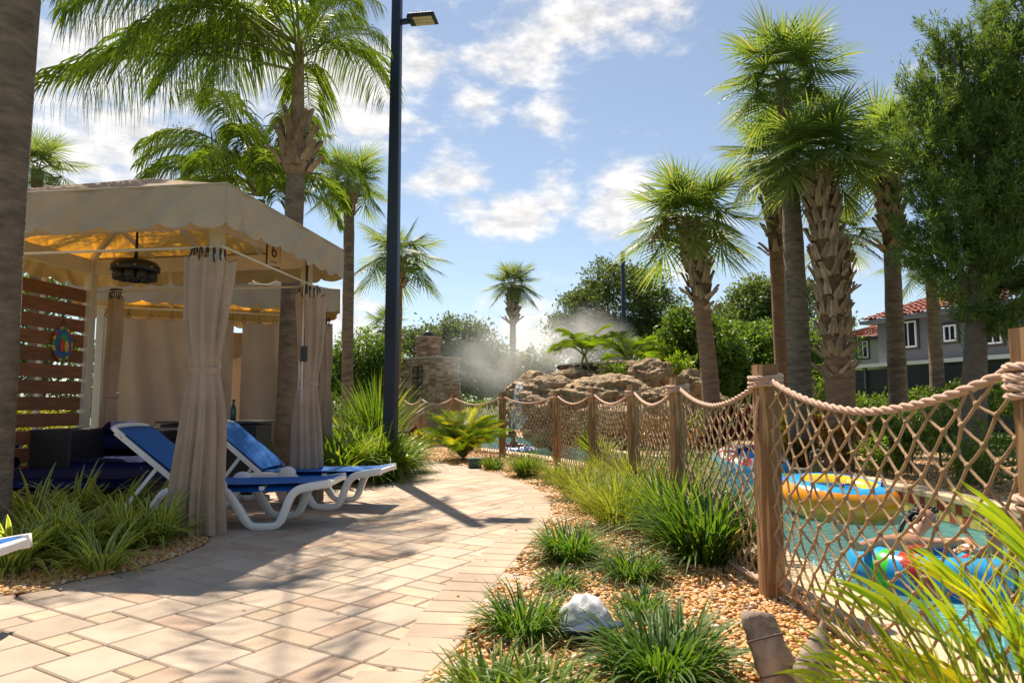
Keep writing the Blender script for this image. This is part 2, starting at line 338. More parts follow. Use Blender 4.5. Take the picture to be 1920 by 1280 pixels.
def bedM():
    m, t, b = new_mat('bed_ground'); g = nn(t, 'ShaderNodeNewGeometry'); vo = nn(t, 'ShaderNodeTexVoronoi', {'Vector': g.outputs['Position'], 'Scale': 34.0})
    sp = nn(t, 'ShaderNodeSeparateColor', {'Color': vo.outputs['Color']}); rp = nn(t, 'ShaderNodeValToRGB', {'Fac': sp.outputs[0]}); e = rp.color_ramp.elements
    e[0].color = (.26, .14, .07, 1); e[1].color = (.52, .36, .19, 1)
    t.links.new(rp.outputs[0], b.inputs['Base Color']); b.inputs['Roughness'].default_value = .9
    bp = nn(t, 'ShaderNodeBump', {'Height': vo.outputs['Distance'], 'Strength': .9, 'Distance': .012}); bp.invert = True; t.links.new(bp.outputs[0], b.inputs['Normal']); return m
m_bed = bedM()
m_lawn = M('lawn_ground', (.10, .13, .04), .95, .4, 3, .5, 30)
m_coping = M('coping_stone', (.58, .43, .27), .8, .12, 8, .3, 120, objvar=.06)
m_tred = M('tile_red', (.42, .05, .025), .25, .15, 20, objvar=.15); m_tyel = M('tile_yellow', (.62, .44, .10), .25, .15, 20, objvar=.12)
m_poolwall = M('pool_plaster', (.34, .62, .60), .6, .15, 6)
def waterM():
    m, t, b = new_mat('river_water'); t.nodes.remove(b); g = nn(t, 'ShaderNodeNewGeometry')
    n1 = nn(t, 'ShaderNodeTexNoise', {'Vector': g.outputs['Position'], 'Scale': 3.2, 'Detail': 4.0, 'Distortion': 1.2}); n2 = nn(t, 'ShaderNodeTexNoise', {'Vector': g.outputs['Position'], 'Scale': 14.0, 'Detail': 3.0})
    ad = nn(t, 'ShaderNodeMath', {0: n2.outputs[0], 1: .3, 2: n1.outputs[0]}, operation='MULTIPLY_ADD')
    bp = nn(t, 'ShaderNodeBump', {'Height': ad.outputs[0], 'Strength': .8, 'Distance': .08})
    gl = nn(t, 'ShaderNodeBsdfGlossy', {'Roughness': .04, 'Normal': bp.outputs[0]}); tr = nn(t, 'ShaderNodeBsdfTransparent', {0: (.66, .93, .94, 1)})
    df = nn(t, 'ShaderNodeBsdfDiffuse', {0: (.22, .52, .52, 1), 'Normal': bp.outputs[0]}); mm = nn(t, 'ShaderNodeMixShader', {0: .38, 1: tr.outputs[0], 2: df.outputs[0]})
    fr = nn(t, 'ShaderNodeFresnel', {'IOR': 1.33, 'Normal': bp.outputs[0]}); ms = nn(t, 'ShaderNodeMixShader', {0: fr.outputs[0], 1: mm.outputs[0], 2: gl.outputs[0]})
    t.links.new(ms.outputs[0], t.nodes['Material Output'].inputs[0]); return m
m_water = waterM()
# ------------------------------------------------------------------ the setting: ground, path, beds, pool
WZ = -0.30                      # water level
RE = smooth_line([(-.35, 1.2, 0), G(745, 1280) + Vector((0, 0, 0)), G(800, 1268), G(868, 1200), G(905, 1130), G(942, 1078), G(985, 1028), G(1018, 990), G(1034, 957), G(1022, 928), G(985, 907), G(930, 889), G(880, 876), G(820, 866), G(770, 860), Vector((-3.3, 15.0, 0)), Vector((-5.4, 17.2, 0))], 6)
RE = [Vector((-.5, .4, 0))] + RE[12:]
BED3 = [(-3.2, 9.25), (-2.5, 8.95), (-1.9, 9.25), (-1.72, 10.2), (-2.25, 12.0), (-3.2, 14.0), (-5.2, 16.2), (-9, 18), (-9, 12.2), (-3.3, 11.2)]
PAVE = [(p.x, p.y) for p in RE] + [(-5.2, 16.2), (-3.2, 14.0), (-2.25, 12.0), (-1.72, 10.2), (-1.9, 9.25), (-2.5, 8.95), (-3.2, 9.25), (-3.3, 11.2), (-6, 11.6), (-6, 6.2), (-9, 6.2), (-9, .4)]
LB = smooth_line([(-9, 3.2, 0), (-4.5, 3.5, 0), G(0, 1118), G(130, 1092), G(250, 1068), G(335, 1042), G(388, 1016), G(378, 1000), G(340, 985), (-3.6, 5.95, 0), (-9, 6.0, 0)], 5)
LBED = [(p.x, p.y) for p in LB]
NEARC = [(2.05, 1.0), (2.0, 4.0), (2.0, 8.0), (1.75, 10.4), (1.35, 12.6), (.45, 14.9), (-1.0, 17.6), (-2.6, 23.0), (-4, 28)]
FARC = [(5.15, 1.0), (5.15, 6), (5.1, 10.0), (4.6, 11.8), (3.5, 13.5), (2.2, 16.0), (.9, 20.3), (-.3, 25.0), (-1, 29)]
NC = [(p.x, p.y) for p in smooth_line([(a, b, 0) for a, b in NEARC], 6)]; FC = [(p.x, p.y) for p in smooth_line([(a, b, 0) for a, b in FARC], 6)]
def sheet(name, poly, z, mat, **k):
    bm = bmesh.new(); vs = [bm.verts.new((p[0], p[1], z)) for p in poly]; es = [bm.edges.new((vs[i], vs[(i + 1) % len(vs)])) for i in range(len(vs))]
    bmesh.ops.triangle_fill(bm, edges=es, use_beauty=True); bmesh.ops.recalc_face_normals(bm, faces=bm.faces)
    for f in bm.faces:
        if f.normal.z < 0: f.normal_flip()
    me = bpy.data.meshes.new(name); bm.to_mesh(me); bm.free(); me.materials.append(mat); return tag(inst(name, me), **k)
# ground: a big sheet with the river cut out
hole = NC + FC[::-1]
bm = bmesh.new()
def loop(pts): 
    vs = [bm.verts.new((p[0], p[1], -.035)) for p in pts]; return [bm.edges.new((vs[i], vs[(i + 1) % len(vs)])) for i in range(len(vs))]
es = loop([(-400, -60), (400, -60), (400, 700), (-400, 700)]) + loop(hole)
bmesh.ops.triangle_fill(bm, edges=es, use_beauty=True)
for f in bm.faces:
    if f.normal.z < 0: f.normal_flip()
me = bpy.data.meshes.new('ground'); bm.to_mesh(me); bm.free(); me.materials.append(m_lawn); tag(inst('ground', me), kind='structure')
path = sheet('paved_path', PAVE, -.010, m_joint, kind='structure')
bedpoly = [(p.x, p.y) for p in RE] + [(-4.2, 18.3), (-3.6, 28)] + NC[::-1] + [(2.05, .4)]
sheet('gravel_bed', bedpoly, -.022, m_bed, kind='structure')
sheet('planting_bed', LBED, .006, m_bed, kind='structure')
sheet('shrub_bed', BED3, .004, m_bed, kind='structure')
sheet('bank_bed', FC + [(2, 30), (5.5, 24), (9.5, 17), (11, 12), (12, 1)], -.02, m_bed, kind='structure')
# --- pavers
A = math.radians(-31); ax = Vector((math.cos(A), math.sin(A))); bx_ = Vector((-math.sin(A), math.cos(A)))
def paver_mesh(w, h, mat, t=.04):
    g = .0045; c = .007; x0, y0 = w / 2 - g, h / 2 - g; b = MB()
    V = [(-x0, -y0, -t), (x0, -y0, -t), (x0, y0, -t), (-x0, y0, -t), (-x0, -y0, -c), (x0, -y0, -c), (x0, y0, -c), (-x0, y0, -c)] + [(sx * (x0 - c), sy * (y0 - c), 0) for sx, sy in ((-1, -1), (1, -1), (1, 1), (-1, 1))]
    b.add(V, [(0, 1, 5, 4), (1, 2, 6, 5), (2, 3, 7, 6), (3, 0, 4, 7), (4, 5, 9, 8), (5, 6, 10, 9), (6, 7, 11, 10), (7, 4, 8, 11), (8, 9, 10, 11)]); return b
CA, CB = .165, .150
occ = set(); cells = []
R_ = 60
order = [(i, j) for j in range(-R_ * 2, R_ * 2) for i in range(-R_ * 2, R_ * 2)]
def wpos(i, j): p = ax * (i * CA) + bx_ * (j * CB); return (p.x - 1.0, p.y + 5.0)
IJ = np.array(order); WX = IJ[:, 0] * CA * ax.x + IJ[:, 1] * CB * bx_.x - 1.0; WY = IJ[:, 0] * CA * ax.y + IJ[:, 1] * CB * bx_.y + 5.0
ok = in_poly(WX, WY, PAVE) & ~in_poly(WX, WY, LBED) & (WY > 1.6) & (WY < 16)
def edge_dist(X, Y, line):
    P = np.array([(p[0], p[1]) for p in line]); d = np.full(len(X), 9e9)
    for a, b in zip(P[:-1], P[1:]):
        ab = b - a; t = np.clip(((X - a[0]) * ab[0] + (Y - a[1]) * ab[1]) / (ab @ ab + 1e-9), 0, 1); d = np.minimum(d, np.hypot(X - a[0] - t * ab[0], Y - a[1] - t * ab[1]))
    return d
ok &= edge_dist(WX, WY, RE) > .10
okset = set(map(tuple, IJ[ok])); pv = []
for (i, j) in order:
    if (i, j) not in okset or (i, j) in occ: continue
    def free(w, h): return all((i + a, j + b) not in occ for a in range(w) for b in range(h))
    r = random.random(); k = (i // 2 + (j // 3)) % 2
    w, h = ((2, 2) if r < .50 else (2, 1) if r < .82 else (1, 1))
    if not free(w, h): w, h = (1, 2) if free(1, 2) and random.random() < .5 else (1, 1)
    for a in range(w):
        for b in range(h): occ.add((i + a, j + b))
    cx = ax * ((i + w / 2) * CA) + bx_ * ((j + h / 2) * CB); x, y = cx.x - 1.0 - 0, cx.y + 5.0
    mt = 0 if (w, h) == (2, 2) else (1 if max(w, h) == 2 else 2)
    if random.random() < .12: mt = random.choice((0, 1, 2))
    pv.append((x, y, w, h, mt))
def vis(x, y): return y > 2.3 and abs(x / y) < .78
pv.sort(key=lambda p: (0 if vis(p[0], p[1]) else 100) + math.hypot(p[0], p[1]) - .0 * p[2])
pmesh = {}
rest = MB(); 
for k, (x, y, w, h, mt) in enumerate(pv):
    dz = random.uniform(-.0015, .0015); a = A + random.uniform(-.006, .006)
    if k < 232:
        key = (w, h, mt)
        if key not in pmesh: pmesh[key] = paver_mesh(w * CA, h * CB, None).mesh('paver', m_pav[mt])
        inst('paver', pmesh[key], path, (x, y, dz), (random.uniform(-.003, .003), random.uniform(-.003, .003), a))
    else:
        q = paver_mesh(w * CA, h * CB, None); c, s = math.cos(a), math.sin(a)
        rest.add([(x + c * v[0] - s * v[1], y + s * v[0] + c * v[1], v[2] + dz) for v in q.v], q.f, mt)
rest.build('paver', m_pav, path, kind='stuff')
def border(line, depth, width, sgn, zt, n_max=200, start=0):
    P = [Vector((p[0], p[1], 0)) for p in line]; acc_ = 0; out = 0; me = paver_mesh(width, depth, None, .045).mesh('paver', m_pav[3]); carry = 0
    for a, b in zip(P[:-1], P[1:]):
        l = (b - a).length; t = carry
        while t < l:
            c = a.lerp(b, t / l); d = (b - a).normalized(); n = Vector((-d.y, d.x, 0)) * sgn
            p = c + n * depth / 2
            if out < n_max and p.y > 1.8: inst('paver', me, path, (p.x, p.y, zt + random.uniform(-.001, .001)), (0, 0, math.atan2(d.y, d.x) + random.uniform(-.01, .01))); out += 1
            t += width * .985
        carry = t - l
border(RE, .30, .205, 1, .005, 50)
border(LBED[9:40], .20, .19, -1, .005, 16)
# --- gravel: pebbles as real stones
def ico(sub):
    bm = bmesh.new(); bmesh.ops.create_icosphere(bm, subdivisions=sub, radius=1); V = np.array([v.co[:] for v in bm.verts]); Fq = np.array([[v.index for v in f.verts] for f in bm.faces]); bm.free(); return V, Fq
I2, I1 = ico(2), ico(1)
def pebbles(X, Y, Z, r, ic):
    V0, F0 = ic; n = len(X); sc = np.stack([r * rng.uniform(.8, 1.5, n), r * rng.uniform(.65, 1.1, n), r * rng.uniform(.4, .75, n)], 1)
    V = V0[None] * (1 + rng.normal(0, .06, (n, len(V0), 1))) * sc[:, None]; th = rng.uniform(0, 6.28, n); c, s = np.cos(th)[:, None], np.sin(th)[:, None]
    tl = rng.normal(0, .25, n)[:, None]; z = V[..., 2] + V[..., 0] * tl
    V = np.stack([V[..., 0] * c - V[..., 1] * s + X[:, None], V[..., 0] * s + V[..., 1] * c + Y[:, None], z + Z[:, None]], 2)
    return V.reshape(-1, 3), (F0[None] + (np.arange(n) * len(V0))[:, None, None]).reshape(-1, 3)
def scatter(poly, dens, x0, x1, y0, y1):
    n = int((x1 - x0) * (y1 - y0) * dens); X = rng.uniform(x0, x1, n); Y = rng.uniform(y0, y1, n); k = in_poly(X, Y, poly) & (np.abs(X / Y) < .86); return X[k], Y[k]
gp = []
for (y0, y1, dens, r, ic) in ((1.9, 4.6, 2300, .0125, I2), (4.6, 7.5, 1500, .0145, I1), (7.5, 11, 700, .019, I1), (11, 17, 260, .026, I1)):
    X, Y = scatter(bedpoly, dens, -4.5, 2.0, y0, y1); gp.append(pebbles(X, Y, rng.uniform(-.016, .006, len(X)) - .004, r * rng.uniform(.7, 1.45, len(X)), ic))
V, Fc, _ = join(gp); tag(inst('gravel', np_mesh('gravel', V, Fc, m_pebble, smooth=True)), kind='stuff')
X, Y = scatter(LBED, 1500, -5, -2.2, 3.2, 6.1); V, Fc = pebbles(X, Y, np.full(len(X), .010), .0125 * rng.uniform(.7, 1.4, len(X)), I1)
tag(inst('gravel', np_mesh('gravel', V, Fc, m_pebble, smooth=True)), kind='stuff')
bank = FC + [(2, 30), (5.5, 24), (9.5, 17), (11, 12), (12, 1)]
X, Y = scatter(bank, 260, 2, 9, 5, 14); V, Fc = pebbles(X, Y, np.full(len(X), -.015), .022 * rng.uniform(.7, 1.4, len(X)), I1)
tag(inst('gravel', np_mesh('gravel', V, Fc, m_pebble, smooth=True)), kind='stuff')
# --- river
sheet('pool_floor', hole, -1.15, m_poolwall, kind='structure')
def wall_strip(name, line, z0, z1, mat):
    V = [(p[0], p[1], z) for p in line for z in (z0, z1)]; Fq = [(2 * i, 2 * i + 2, 2 * i + 3, 2 * i + 1) for i in range(len(line) - 1)]
    return MB().add(V, Fq).build(name, mat, kind='structure')
pw = wall_strip('pool_wall', FC, -1.15, -.03, m_poolwall); pw2 = wall_strip('pool_wall', NC, -1.15, -.03, m_poolwall)
sheet('river_water', hole, WZ, m_water, kind='structure')
def coping(line, sgn, name='coping_stone'):
    P = [Vector((p[0], p[1], 0)) for p in line]; root = empty('pool_coping', (P[0].x, P[0].y, 0), kind='structure')
    seg = .62; t = 0; W_ = .36; pts = []
    L_ = [0]
    for a, b in zip(P[:-1], P[1:]): L_.append(L_[-1] + (b - a).length)
    def at(s):
        for i in range(len(P) - 1):
            if L_[i + 1] >= s: return P[i].lerp(P[i + 1], (s - L_[i]) / (L_[i + 1] - L_[i]))
        return P[-1]
    s = 0
    while s < L_[-1] - seg:
        a, b = at(s), at(s + seg - .008); d = (b - a).normalized(); n = Vector((-d.y, d.x, 0)) * sgn
        c = (a + b) / 2; q = MB(); a0 = a - n * .04; b0 = b - n * .04; a1 = a + n * (W_ - .04); b1 = b + n * (W_ - .04)
        q.prism([a0 - c + Vector((0, 0, -.055)), b0 - c + Vector((0, 0, -.055)), b1 - c + Vector((0, 0, -.055)), a1 - c + Vector((0, 0, -.055))], (0, 0, .075 + random.uniform(-.001, .001)))
        q.build(name, m_coping, root, (c.x - P[0].x, c.y - P[0].y, c.z), bevel=.014); s += seg
coping(NC, 1); coping(FC, -1)
tm = [None, None]
for k, mt in enumerate((m_tred, m_tyel)):
    tm[k] = MB().box((0, 0, 0), (.012, .112, .112)).mesh('tile', mt)
L_ = 5.2
for row in range(2):
    y = 3.6; i = 0
    while y < 12.4:
        # follow the far edge
        j = max(k for k in range(len(FC)) if FC[k][1] <= y); a, b = FC[j], FC[j + 1]; f = (y - a[1]) / (b[1] - a[1]); x = a[0] + (b[0] - a[0]) * f
        th = math.atan2(b[1] - a[1], b[0] - a[0]) - math.pi / 2
        k = 0 if ((i + row) % 2 == 0 and random.random() < .85) or random.random() < .1 else 1
        inst('tile', tm[k], pw, (x - .004, y, -.117 - row * .116), (0, 0, th)); y += .116 * math.cos(th); i += 1
# ------------------------------------------------------------------ rope fence
PX = [(1.62, 2.05), (1.50, 4.05), (1.47, 6.08), (1.44, 8.15), (1.20, 10.15), (.80, 12.3), (-.20, 14.2), (-1.45, 17.0), (-2.9, 22.0), (-4.1, 26.0)]
HP = 1.33
fence = empty('rope_net_fence', (1.5, 4.05, 0), 'weathered timber posts strung with pink rope and knotted cord netting along the lazy river', 'fence')
fo = Vector((1.5, 4.05, 0))
def post(x, y, rz, h, w=.125):
    b = MB(); n = 7; 
    q = MB(); pts = []
    for i in range(n + 1):
        z = -.05 + (h + .05) * i / n; pts.append(z)
    V = []; hw = w / 2; c = .012
    ring = [(-hw + c, -hw), (hw - c, -hw), (hw, -hw + c), (hw, hw - c), (hw - c, hw), (-hw + c, hw), (-hw, hw - c), (-hw, -hw + c)]
    for z in pts: V += [(a + random.uniform(-.001, .001), b_ + random.uniform(-.001, .001), z) for a, b_ in ring]
    Fq = [(i * 8 + j, i * 8 + (j + 1) % 8, (i + 1) * 8 + (j + 1) % 8, (i + 1) * 8 + j) for i in range(n) for j in range(8)] + [tuple(n * 8 + j for j in range(8))]
    o = q.add(V, Fq).build('post', m_wood, fence, Vector((x, y, 0)) - fo); o.rotation_euler.z = rz; return o
def helix_rope(pts, r, turns_per_m=14, n=3, sides=5, res=.02):
    P = [Vector(p) for p in pts]; L_ = [0]
    for a, b in zip(P[:-1], P[1:]): L_.append(L_[-1] + (b - a).length)
    k = max(6, int(L_[-1] / res)); out = MB(); cen = []
    for i in range(k + 1):
        s = L_[-1] * i / k; j = 0
        while j < len(P) - 2 and L_[j + 1] < s: j += 1
        cen.append((P[j].lerp(P[j + 1], (s - L_[j]) / max(1e-6, L_[j + 1] - L_[j])), (P[j + 1] - P[j]).normalized(), s))
    for q in range(n):
        tp = []
        for (c, d, s) in cen:
            up = Vector((0, 0, 1)) if abs(d.z) < .95 else Vector((1, 0, 0)); a = (up - d * up.dot(d)).normalized(); b = d.cross(a); th = s * turns_per_m * 2 * math.pi / 3 * 1.0 + q * 2 * math.pi / n
            tp.append(c + (a * math.cos(th) + b * math.sin(th)) * r * .52)
        out.tube(tp, r * .56, sides)
    return out
def wrap(x, y, z, rz, turns=3, w=.125, r=.014, big=1.0):
    pts = []; hw = w / 2 + r * .8; c, s = math.cos(rz), math.sin(rz)
    for t in range(turns * 16 + 6):
        th = t / 16 * 2 * math.pi; a, b = math.cos(th), math.sin(th); k = hw / max(abs(a), abs(b)) * (.93 if abs(abs(a) - abs(b)) < .2 else 1)
        a, b = a * k, b * k; pts.append(Vector((x + c * a - s * b, y + s * a + c * b, z + t / 16 * r * 1.7 + .006 * math.sin(t * .7)))- fo)
    helix_rope(pts, r, 20, 3, 5, .02).build('rope_wrap', m_rope, fence)
rzs = [.12, .05, .22, .30, .35, .3, .5, .5, .4, .4]
for i, (x, y) in enumerate(PX):
    post(x, y, rzs[i], HP, .15 if i == 0 else .12); wrap(x, y, HP - .12 - (.02 if i else .06), rzs[i], 3 if i < 5 else 2, .15 if i == 0 else .13, .014 if i < 3 else .012)
# extra lashings on the nearest post
wrap(PX[0][0], PX[0][1], .78, rzs[0], 2, .15, .013); wrap(PX[0][0], PX[0][1], 1.12, .2, 3, .155, .012)
helix_rope([Vector((1.54, 1.99, 1.28)) - fo, Vector((1.525, 1.96, 1.18)) - fo, Vector((1.55, 1.95, 1.08)) - fo, Vector((1.53, 1.955, .95)) - fo, Vector((1.54, 1.96, .80)) - fo], .013, 20).build('rope_wrap', m_rope, fence)
helix_rope([Vector((1.44, 4.0, 1.15)) - fo, Vector((1.432, 4.02, 1.05)) - fo, Vector((1.43, 4.04, .93)) - fo], .010, 20).build('rope_wrap', m_rope, fence)
def net(i):
    (xa, ya), (xb, yb) = PX[i], PX[i + 1]; a = Vector((xa, ya, 0)); b = Vector((xb, yb, 0)); l = (b - a).length; d = (b - a).normalized(); nrm_ = Vector((-d.y, d.x, 0))
    a = a + d * .07; b = b - d * .07; l = (b - a).length; sag = [.15, .13, .13, .12, .12, .11, .14, .14, .14, .14][i]
    zt = lambda u: 1.235 - sag * 4 * u * (1 - u) - .02 * (1 - abs(2 * u - 1))
    zb = lambda u: .07 - .035 * math.sin(u * math.pi)
    tp = [a.lerp(b, u) + Vector((0, 0, zt(u))) - fo for u in [k / 24 for k in range(25)]]
    bp = [a.lerp(b, u) + Vector((0, 0, zb(u))) - nrm_ * 0 - fo + nrm_ * (.03 * math.sin(u * 5 + i)) for u in [k / 16 for k in range(17)]]
    helix_rope(tp, .0175 if i < 7 else .021, 15, 3, 6 if i < 3 else 4, .018 if i < 2 else .04).build('top_rope', m_rope, fence)
    helix_rope(bp, .018, 13, 3, 5, .025 if i < 2 else .05).build('bottom_rope', m_rope, fence)
    nc = max(8, round(l / (.135 if i < 4 else .13))); nr = 8; rad = (.0060 if i < 4 else .0066); r2 = random.Random(i); K = {}
    for j in range(2 * nr + 1):
        v = j / (2 * nr)
        for c in range(nc + 1):
            u = (c + (.5 if j % 2 else 0)) / nc
            if u > 1.001: continue
            jit = (0 if j in (0, 2 * nr) else 1); edge = min(u, 1 - u)
            z = zt(u) + (zb(u) - zt(u)) * v + jit * r2.uniform(-.012, .012)
            p = a.lerp(b, u) + d * (jit * r2.uniform(-.018, .018) + .02 * math.sin(v * 7 + u * 5)) + Vector((0, 0, z)) + nrm_ * (.045 * math.sin(v * math.pi) * math.sin(u * math.pi) * math.sin(i * 2.1 + 1) + jit * r2.uniform(-.008, .008))
            K[(c, j)] = p - fo
    q = MB(); kn = MB(); sd = 6 if i < 1 else 5 if i < 3 else 3
    for (c, j), p in K.items():
        if j < 2 * nr:
            for c2 in ((c, c - 1) if j % 2 == 0 else (c, c + 1)):
                if (c2, j + 1) in K:
                    p2 = K[(c2, j + 1)]; mid = (p + p2) / 2 + Vector((0, 0, -.004)); q.tube([p, mid, p2], rad, sd, cap=False)
                    if i < 7: q_ = 1
        elif j == 2 * nr: pass
        if i < 6 and 0 < j < 2 * nr:
            V0, F0 = I1 if i < 3 else I1; rr = rad * 1.95
            rr *= r2.uniform(.85, 1.2); kn.add([(p.x + v[0] * rr * r2.uniform(.85, 1.15), p.y + v[1] * rr, p.z + v[2] * rr * 1.2) for v in V0], [tuple(f) for f in F0], 0, True)
    o = q.build('net', m_net, fence, kind='stuff')
    if kn.v: kn.build('knots', m_net, fence, kind='stuff')
for i in range(len(PX) - 1): net(i)
# ------------------------------------------------------------------ cabanas
def cabana(name, N0, th, wid, dep, label, zb=2.6, zt=2.93, apex=3.48, ov=.36, ovu=.36, screen='left', scal=.29, group='beige canvas cabanas'):
    """N0: near right post; u points left along the front, v away along the side"""
    u = Vector((-math.cos(th), math.sin(th), 0)); v = Vector((math.sin(th), math.cos(th), 0)); N0 = Vector((N0[0], N0[1], 0))
    root = empty(name, N0, label, 'cabana', group); o = N0
    C = {'NR': Vector((0, 0, 0)), 'FR': v * dep, 'NL': u * wid, 'FL': u * wid + v * dep}
    R3 = Matrix((( -u.x, v.x, 0), (-u.y, v.y, 0), (0, 0, 1)))
    for k, c in C.items():
        MB().box((c.x, c.y, (zb + .22) / 2), (.10, .10, zb + .22), R3).build('post', m_whitewood, root, bevel=.006)
    for a, b in (('NR', 'NL'), ('FR', 'FL'), ('NR', 'FR'), ('NL', 'FL')):
        a, b = C[a], C[b]; d = (b - a).normalized(); MB().bar(a + d * .052 + Vector((0, 0, zb + .14)), b - d * .052 + Vector((0, 0, zb + .14)), .04, .17).build('beam', m_whitewood, root)
    cen = u * wid / 2 + v * dep / 2; ap = cen + Vector((0, 0, apex))
    cor = [-u * ovu - v * ov, -u * ovu + v * (dep + ov), u * (wid + ov) + v * (dep + ov), u * (wid + ov) - v * ov]
    # roof
    ns = 14; vs = []; fs = []
    for k in range(4):
        a, b = cor[k], cor[(k + 1) % 4]; o_ = len(vs)
        for i in range(ns + 1):
            for j in range(ns + 1):
                s = i / ns; t = j / ns; e = a.lerp(b, s) + Vector((0, 0, zt)); p = e.lerp(ap, t); p.z -= .05 * math.sin(t * math.pi) * math.sin(s * math.pi) * (1 + .4 * math.sin(s * 22)); vs.append(p)
        fs += [(o_ + i * (ns + 1) + j, o_ + (i + 1) * (ns + 1) + j, o_ + (i + 1) * (ns + 1) + j + 1, o_ + i * (ns + 1) + j + 1) for i in range(ns) for j in range(ns)]
    MB().add(vs, fs, 0, True).build('canopy', m_canvas, root)
    # scalloped valances, one per side
    for k in range(4):
        a, b = cor[k], cor[(k + 1) % 4]; l = (b - a).length; nsc = max(1, round(l / scal)); n = nsc * 12; d = (b - a).normalized(); out = Vector((d.y, -d.x, 0)); rows = 7; vs = []
        for i in range(n + 1):
            s = i / n; ph = (i % 12) / 12; dr = .045 * abs(math.sin(math.pi * s * nsc)) ** .6
            for j in range(rows + 1):
                t = j / rows; z = zt + .004 - (zt - zb + dr) * t
                en = min(1, s * 9, (1 - s) * 9); w = (math.sin(s * l * 8 + k * 3 + math.sin(s * l * 3) * 2) * .030 * t + .014 * math.sin(s * l * 23 + t * 5 + math.sin(s * l * 5)) * t + .02 * t + .012 * math.sin(s * l * 12 + t * 8 + 2 * math.sin(s * l * 2))) * en
                p = a.lerp(b, s) + out * (w + .004) + Vector((0, 0, z)); vs.append(p)
        MB().add(vs, [(i * (rows + 1) + j, i * (rows + 1) + j + 1, (i + 1) * (rows + 1) + j + 1, (i + 1) * (rows + 1) + j) for i in range(n) for j in range(rows)], 0, True).build('valance', m_valance, root)
        MB().tube([a + Vector((0, 0, zt)), a + Vector((0, 0, zb + .01))], .009, 6).build('corner_seam', m_valance, root)
        q = MB().tube([a + Vector((0, 0, zt + .004)), b + Vector((0, 0, zt + .004))], .013, 6); q.build('piping', m_valance, root)
    zr = zt - .05
    for c in cor: MB().bar(c * .93 + cen * .07 + Vector((0, 0, zr + .0)), ap - Vector((0, 0, .10)), .045, .07).build('rafter', m_whitewood, root)
    for k in range(4):
        a, b = cor[k], cor[(k + 1) % 4]; m_ = a.lerp(b, .5) * .9 + cen * .1
        MB().bar(m_ + Vector((0, 0, zr)), ap - Vector((0, 0, .13)), .04, .06).build('rafter', m_whitewood, root)
        for f in ((.27, .73) if (b - a).length > 3 else ()):
            m2 = a.lerp(b, f) * .9 + cen * .1; e_ = a if f < .5 else b
            MB().bar(m2 + Vector((0, 0, zr)), (e_ * .93 + cen * .07 + Vector((0, 0, zr))).lerp(ap - Vector((0, 0, .1)), .5), .035, .05).build('rafter', m_whitewood, root)
    return root, C, u, v, R3
N1 = (-2.62, 5.97)
cab, C, U, Vv, R3 = cabana('cabana', N1, math.radians(8), 2.75, 1.82, 'near beige canvas cabana with scalloped valance, white posts and number 6 sign', ovu=.29)
o1 = Vector((N1[0], N1[1], 0))
ZR = 2.46
# curtain rods round the near cabana
rods = [(-U * .02 - Vv * .10 + Vector((0, 0, ZR)), U * 2.85 - Vv * .10 + Vector((0, 0, ZR))), (-U * .10 - Vv * .1 + Vector((0, 0, ZR + .01)), -U * .12 + Vv * 1.95 + Vector((0, 0, ZR - .03))), (C['FR'] - U * .1 + Vv * .10 + Vector((0, 0, ZR)), C['FL'] + Vv * .1 + Vector((0, 0, ZR)))]
for a, b in rods: MB().tube([a, b], .012, 8).build('curtain_rod', m_rod, cab)
# conduit down the far right post
MB().tube([C['FR'] + Vector((.02, -.075, z)) for z in (2.75, 2.6, 2.2, 1.75)], .014, 6).build('cable', m_hook, cab)
MB().box((C['FR'].x + .02, C['FR'].y - .085, 1.66), (.07, .05, .17)).build('outlet_box', m_hook, cab, bevel=.006)
MB().tube([C['FR'] + Vector((.0, -.08, z)) for z in (2.72, .9)], .016, 6).build('conduit', m_whitewood, cab)
def slats(parent, a, b, z0, n, h, gap, mat=m_slat, th=.02):
    d = (b - a).normalized()
    for k in range(n): MB().bar(a + Vector((0, 0, z0 + k * (h + gap) + h / 2)), b + Vector((0, 0, z0 + k * (h + gap) + h / 2)), th, h).build('slat', mat, parent, bevel=.003)
nslat = 12
slats(cab, C['FL'] - Vv * .06 + U * .012, C['NL'] + Vv * .06 + U * .012, .30, nslat, .148, .034)
for f in (.35, .7): MB().bar(C['FL'].lerp(C['NL'], f) + U * .045 + Vector((0, 0, .2)), C['FL'].lerp(C['NL'], f) + U * .045 + Vector((0, 0, 2.5)), .03, .05).build('batten', m_whitewood, cab)
# number sign
sg = empty('number_sign', o1 + Vv * .92 - U * .05 + Vector((0, 0, 2.62)), 'small beige plaque with a brown 6 hung under the near cabana valance', 'sign', rz=math.atan2(Vv.x * -1, 1) * 0 + math.radians(90 - 8 - 18))
m_sign = M('sign_cream', (.62, .47, .30), .5, .05); m_brown = M('sign_brown', (.06, .03, .015), .5, .05)
MB().box((0, 0, 0), (.19, .012, .27)).build('plaque', m_brown, sg, bevel=.003); MB().box((0, -.008, 0), (.165, .006, .245)).build('face', m_sign, sg)
def text(body, size, mat, parent, loc, rot, name='lettering', ext=.002):
    c = bpy.data.curves.new(name, 'FONT'); c.body = body; c.size = size; c.extrude = ext; c.align_x = 'CENTER'; c.align_y = 'CENTER'; c.materials.append(mat)
    to = bpy.data.objects.new('tmp', c); COL.objects.link(to); dg = bpy.context.evaluated_depsgraph_get(); me = bpy.data.meshes.new_from_object(to.evaluated_get(dg)); bpy.data.objects.remove(to); o = inst(name, me, parent, loc, rot); return o
t6 = text('6', .175, m_brown, sg, (0, -.013, .028), (math.radians(90), 0, 0)); t6.scale = (.95, 1.15, 1)
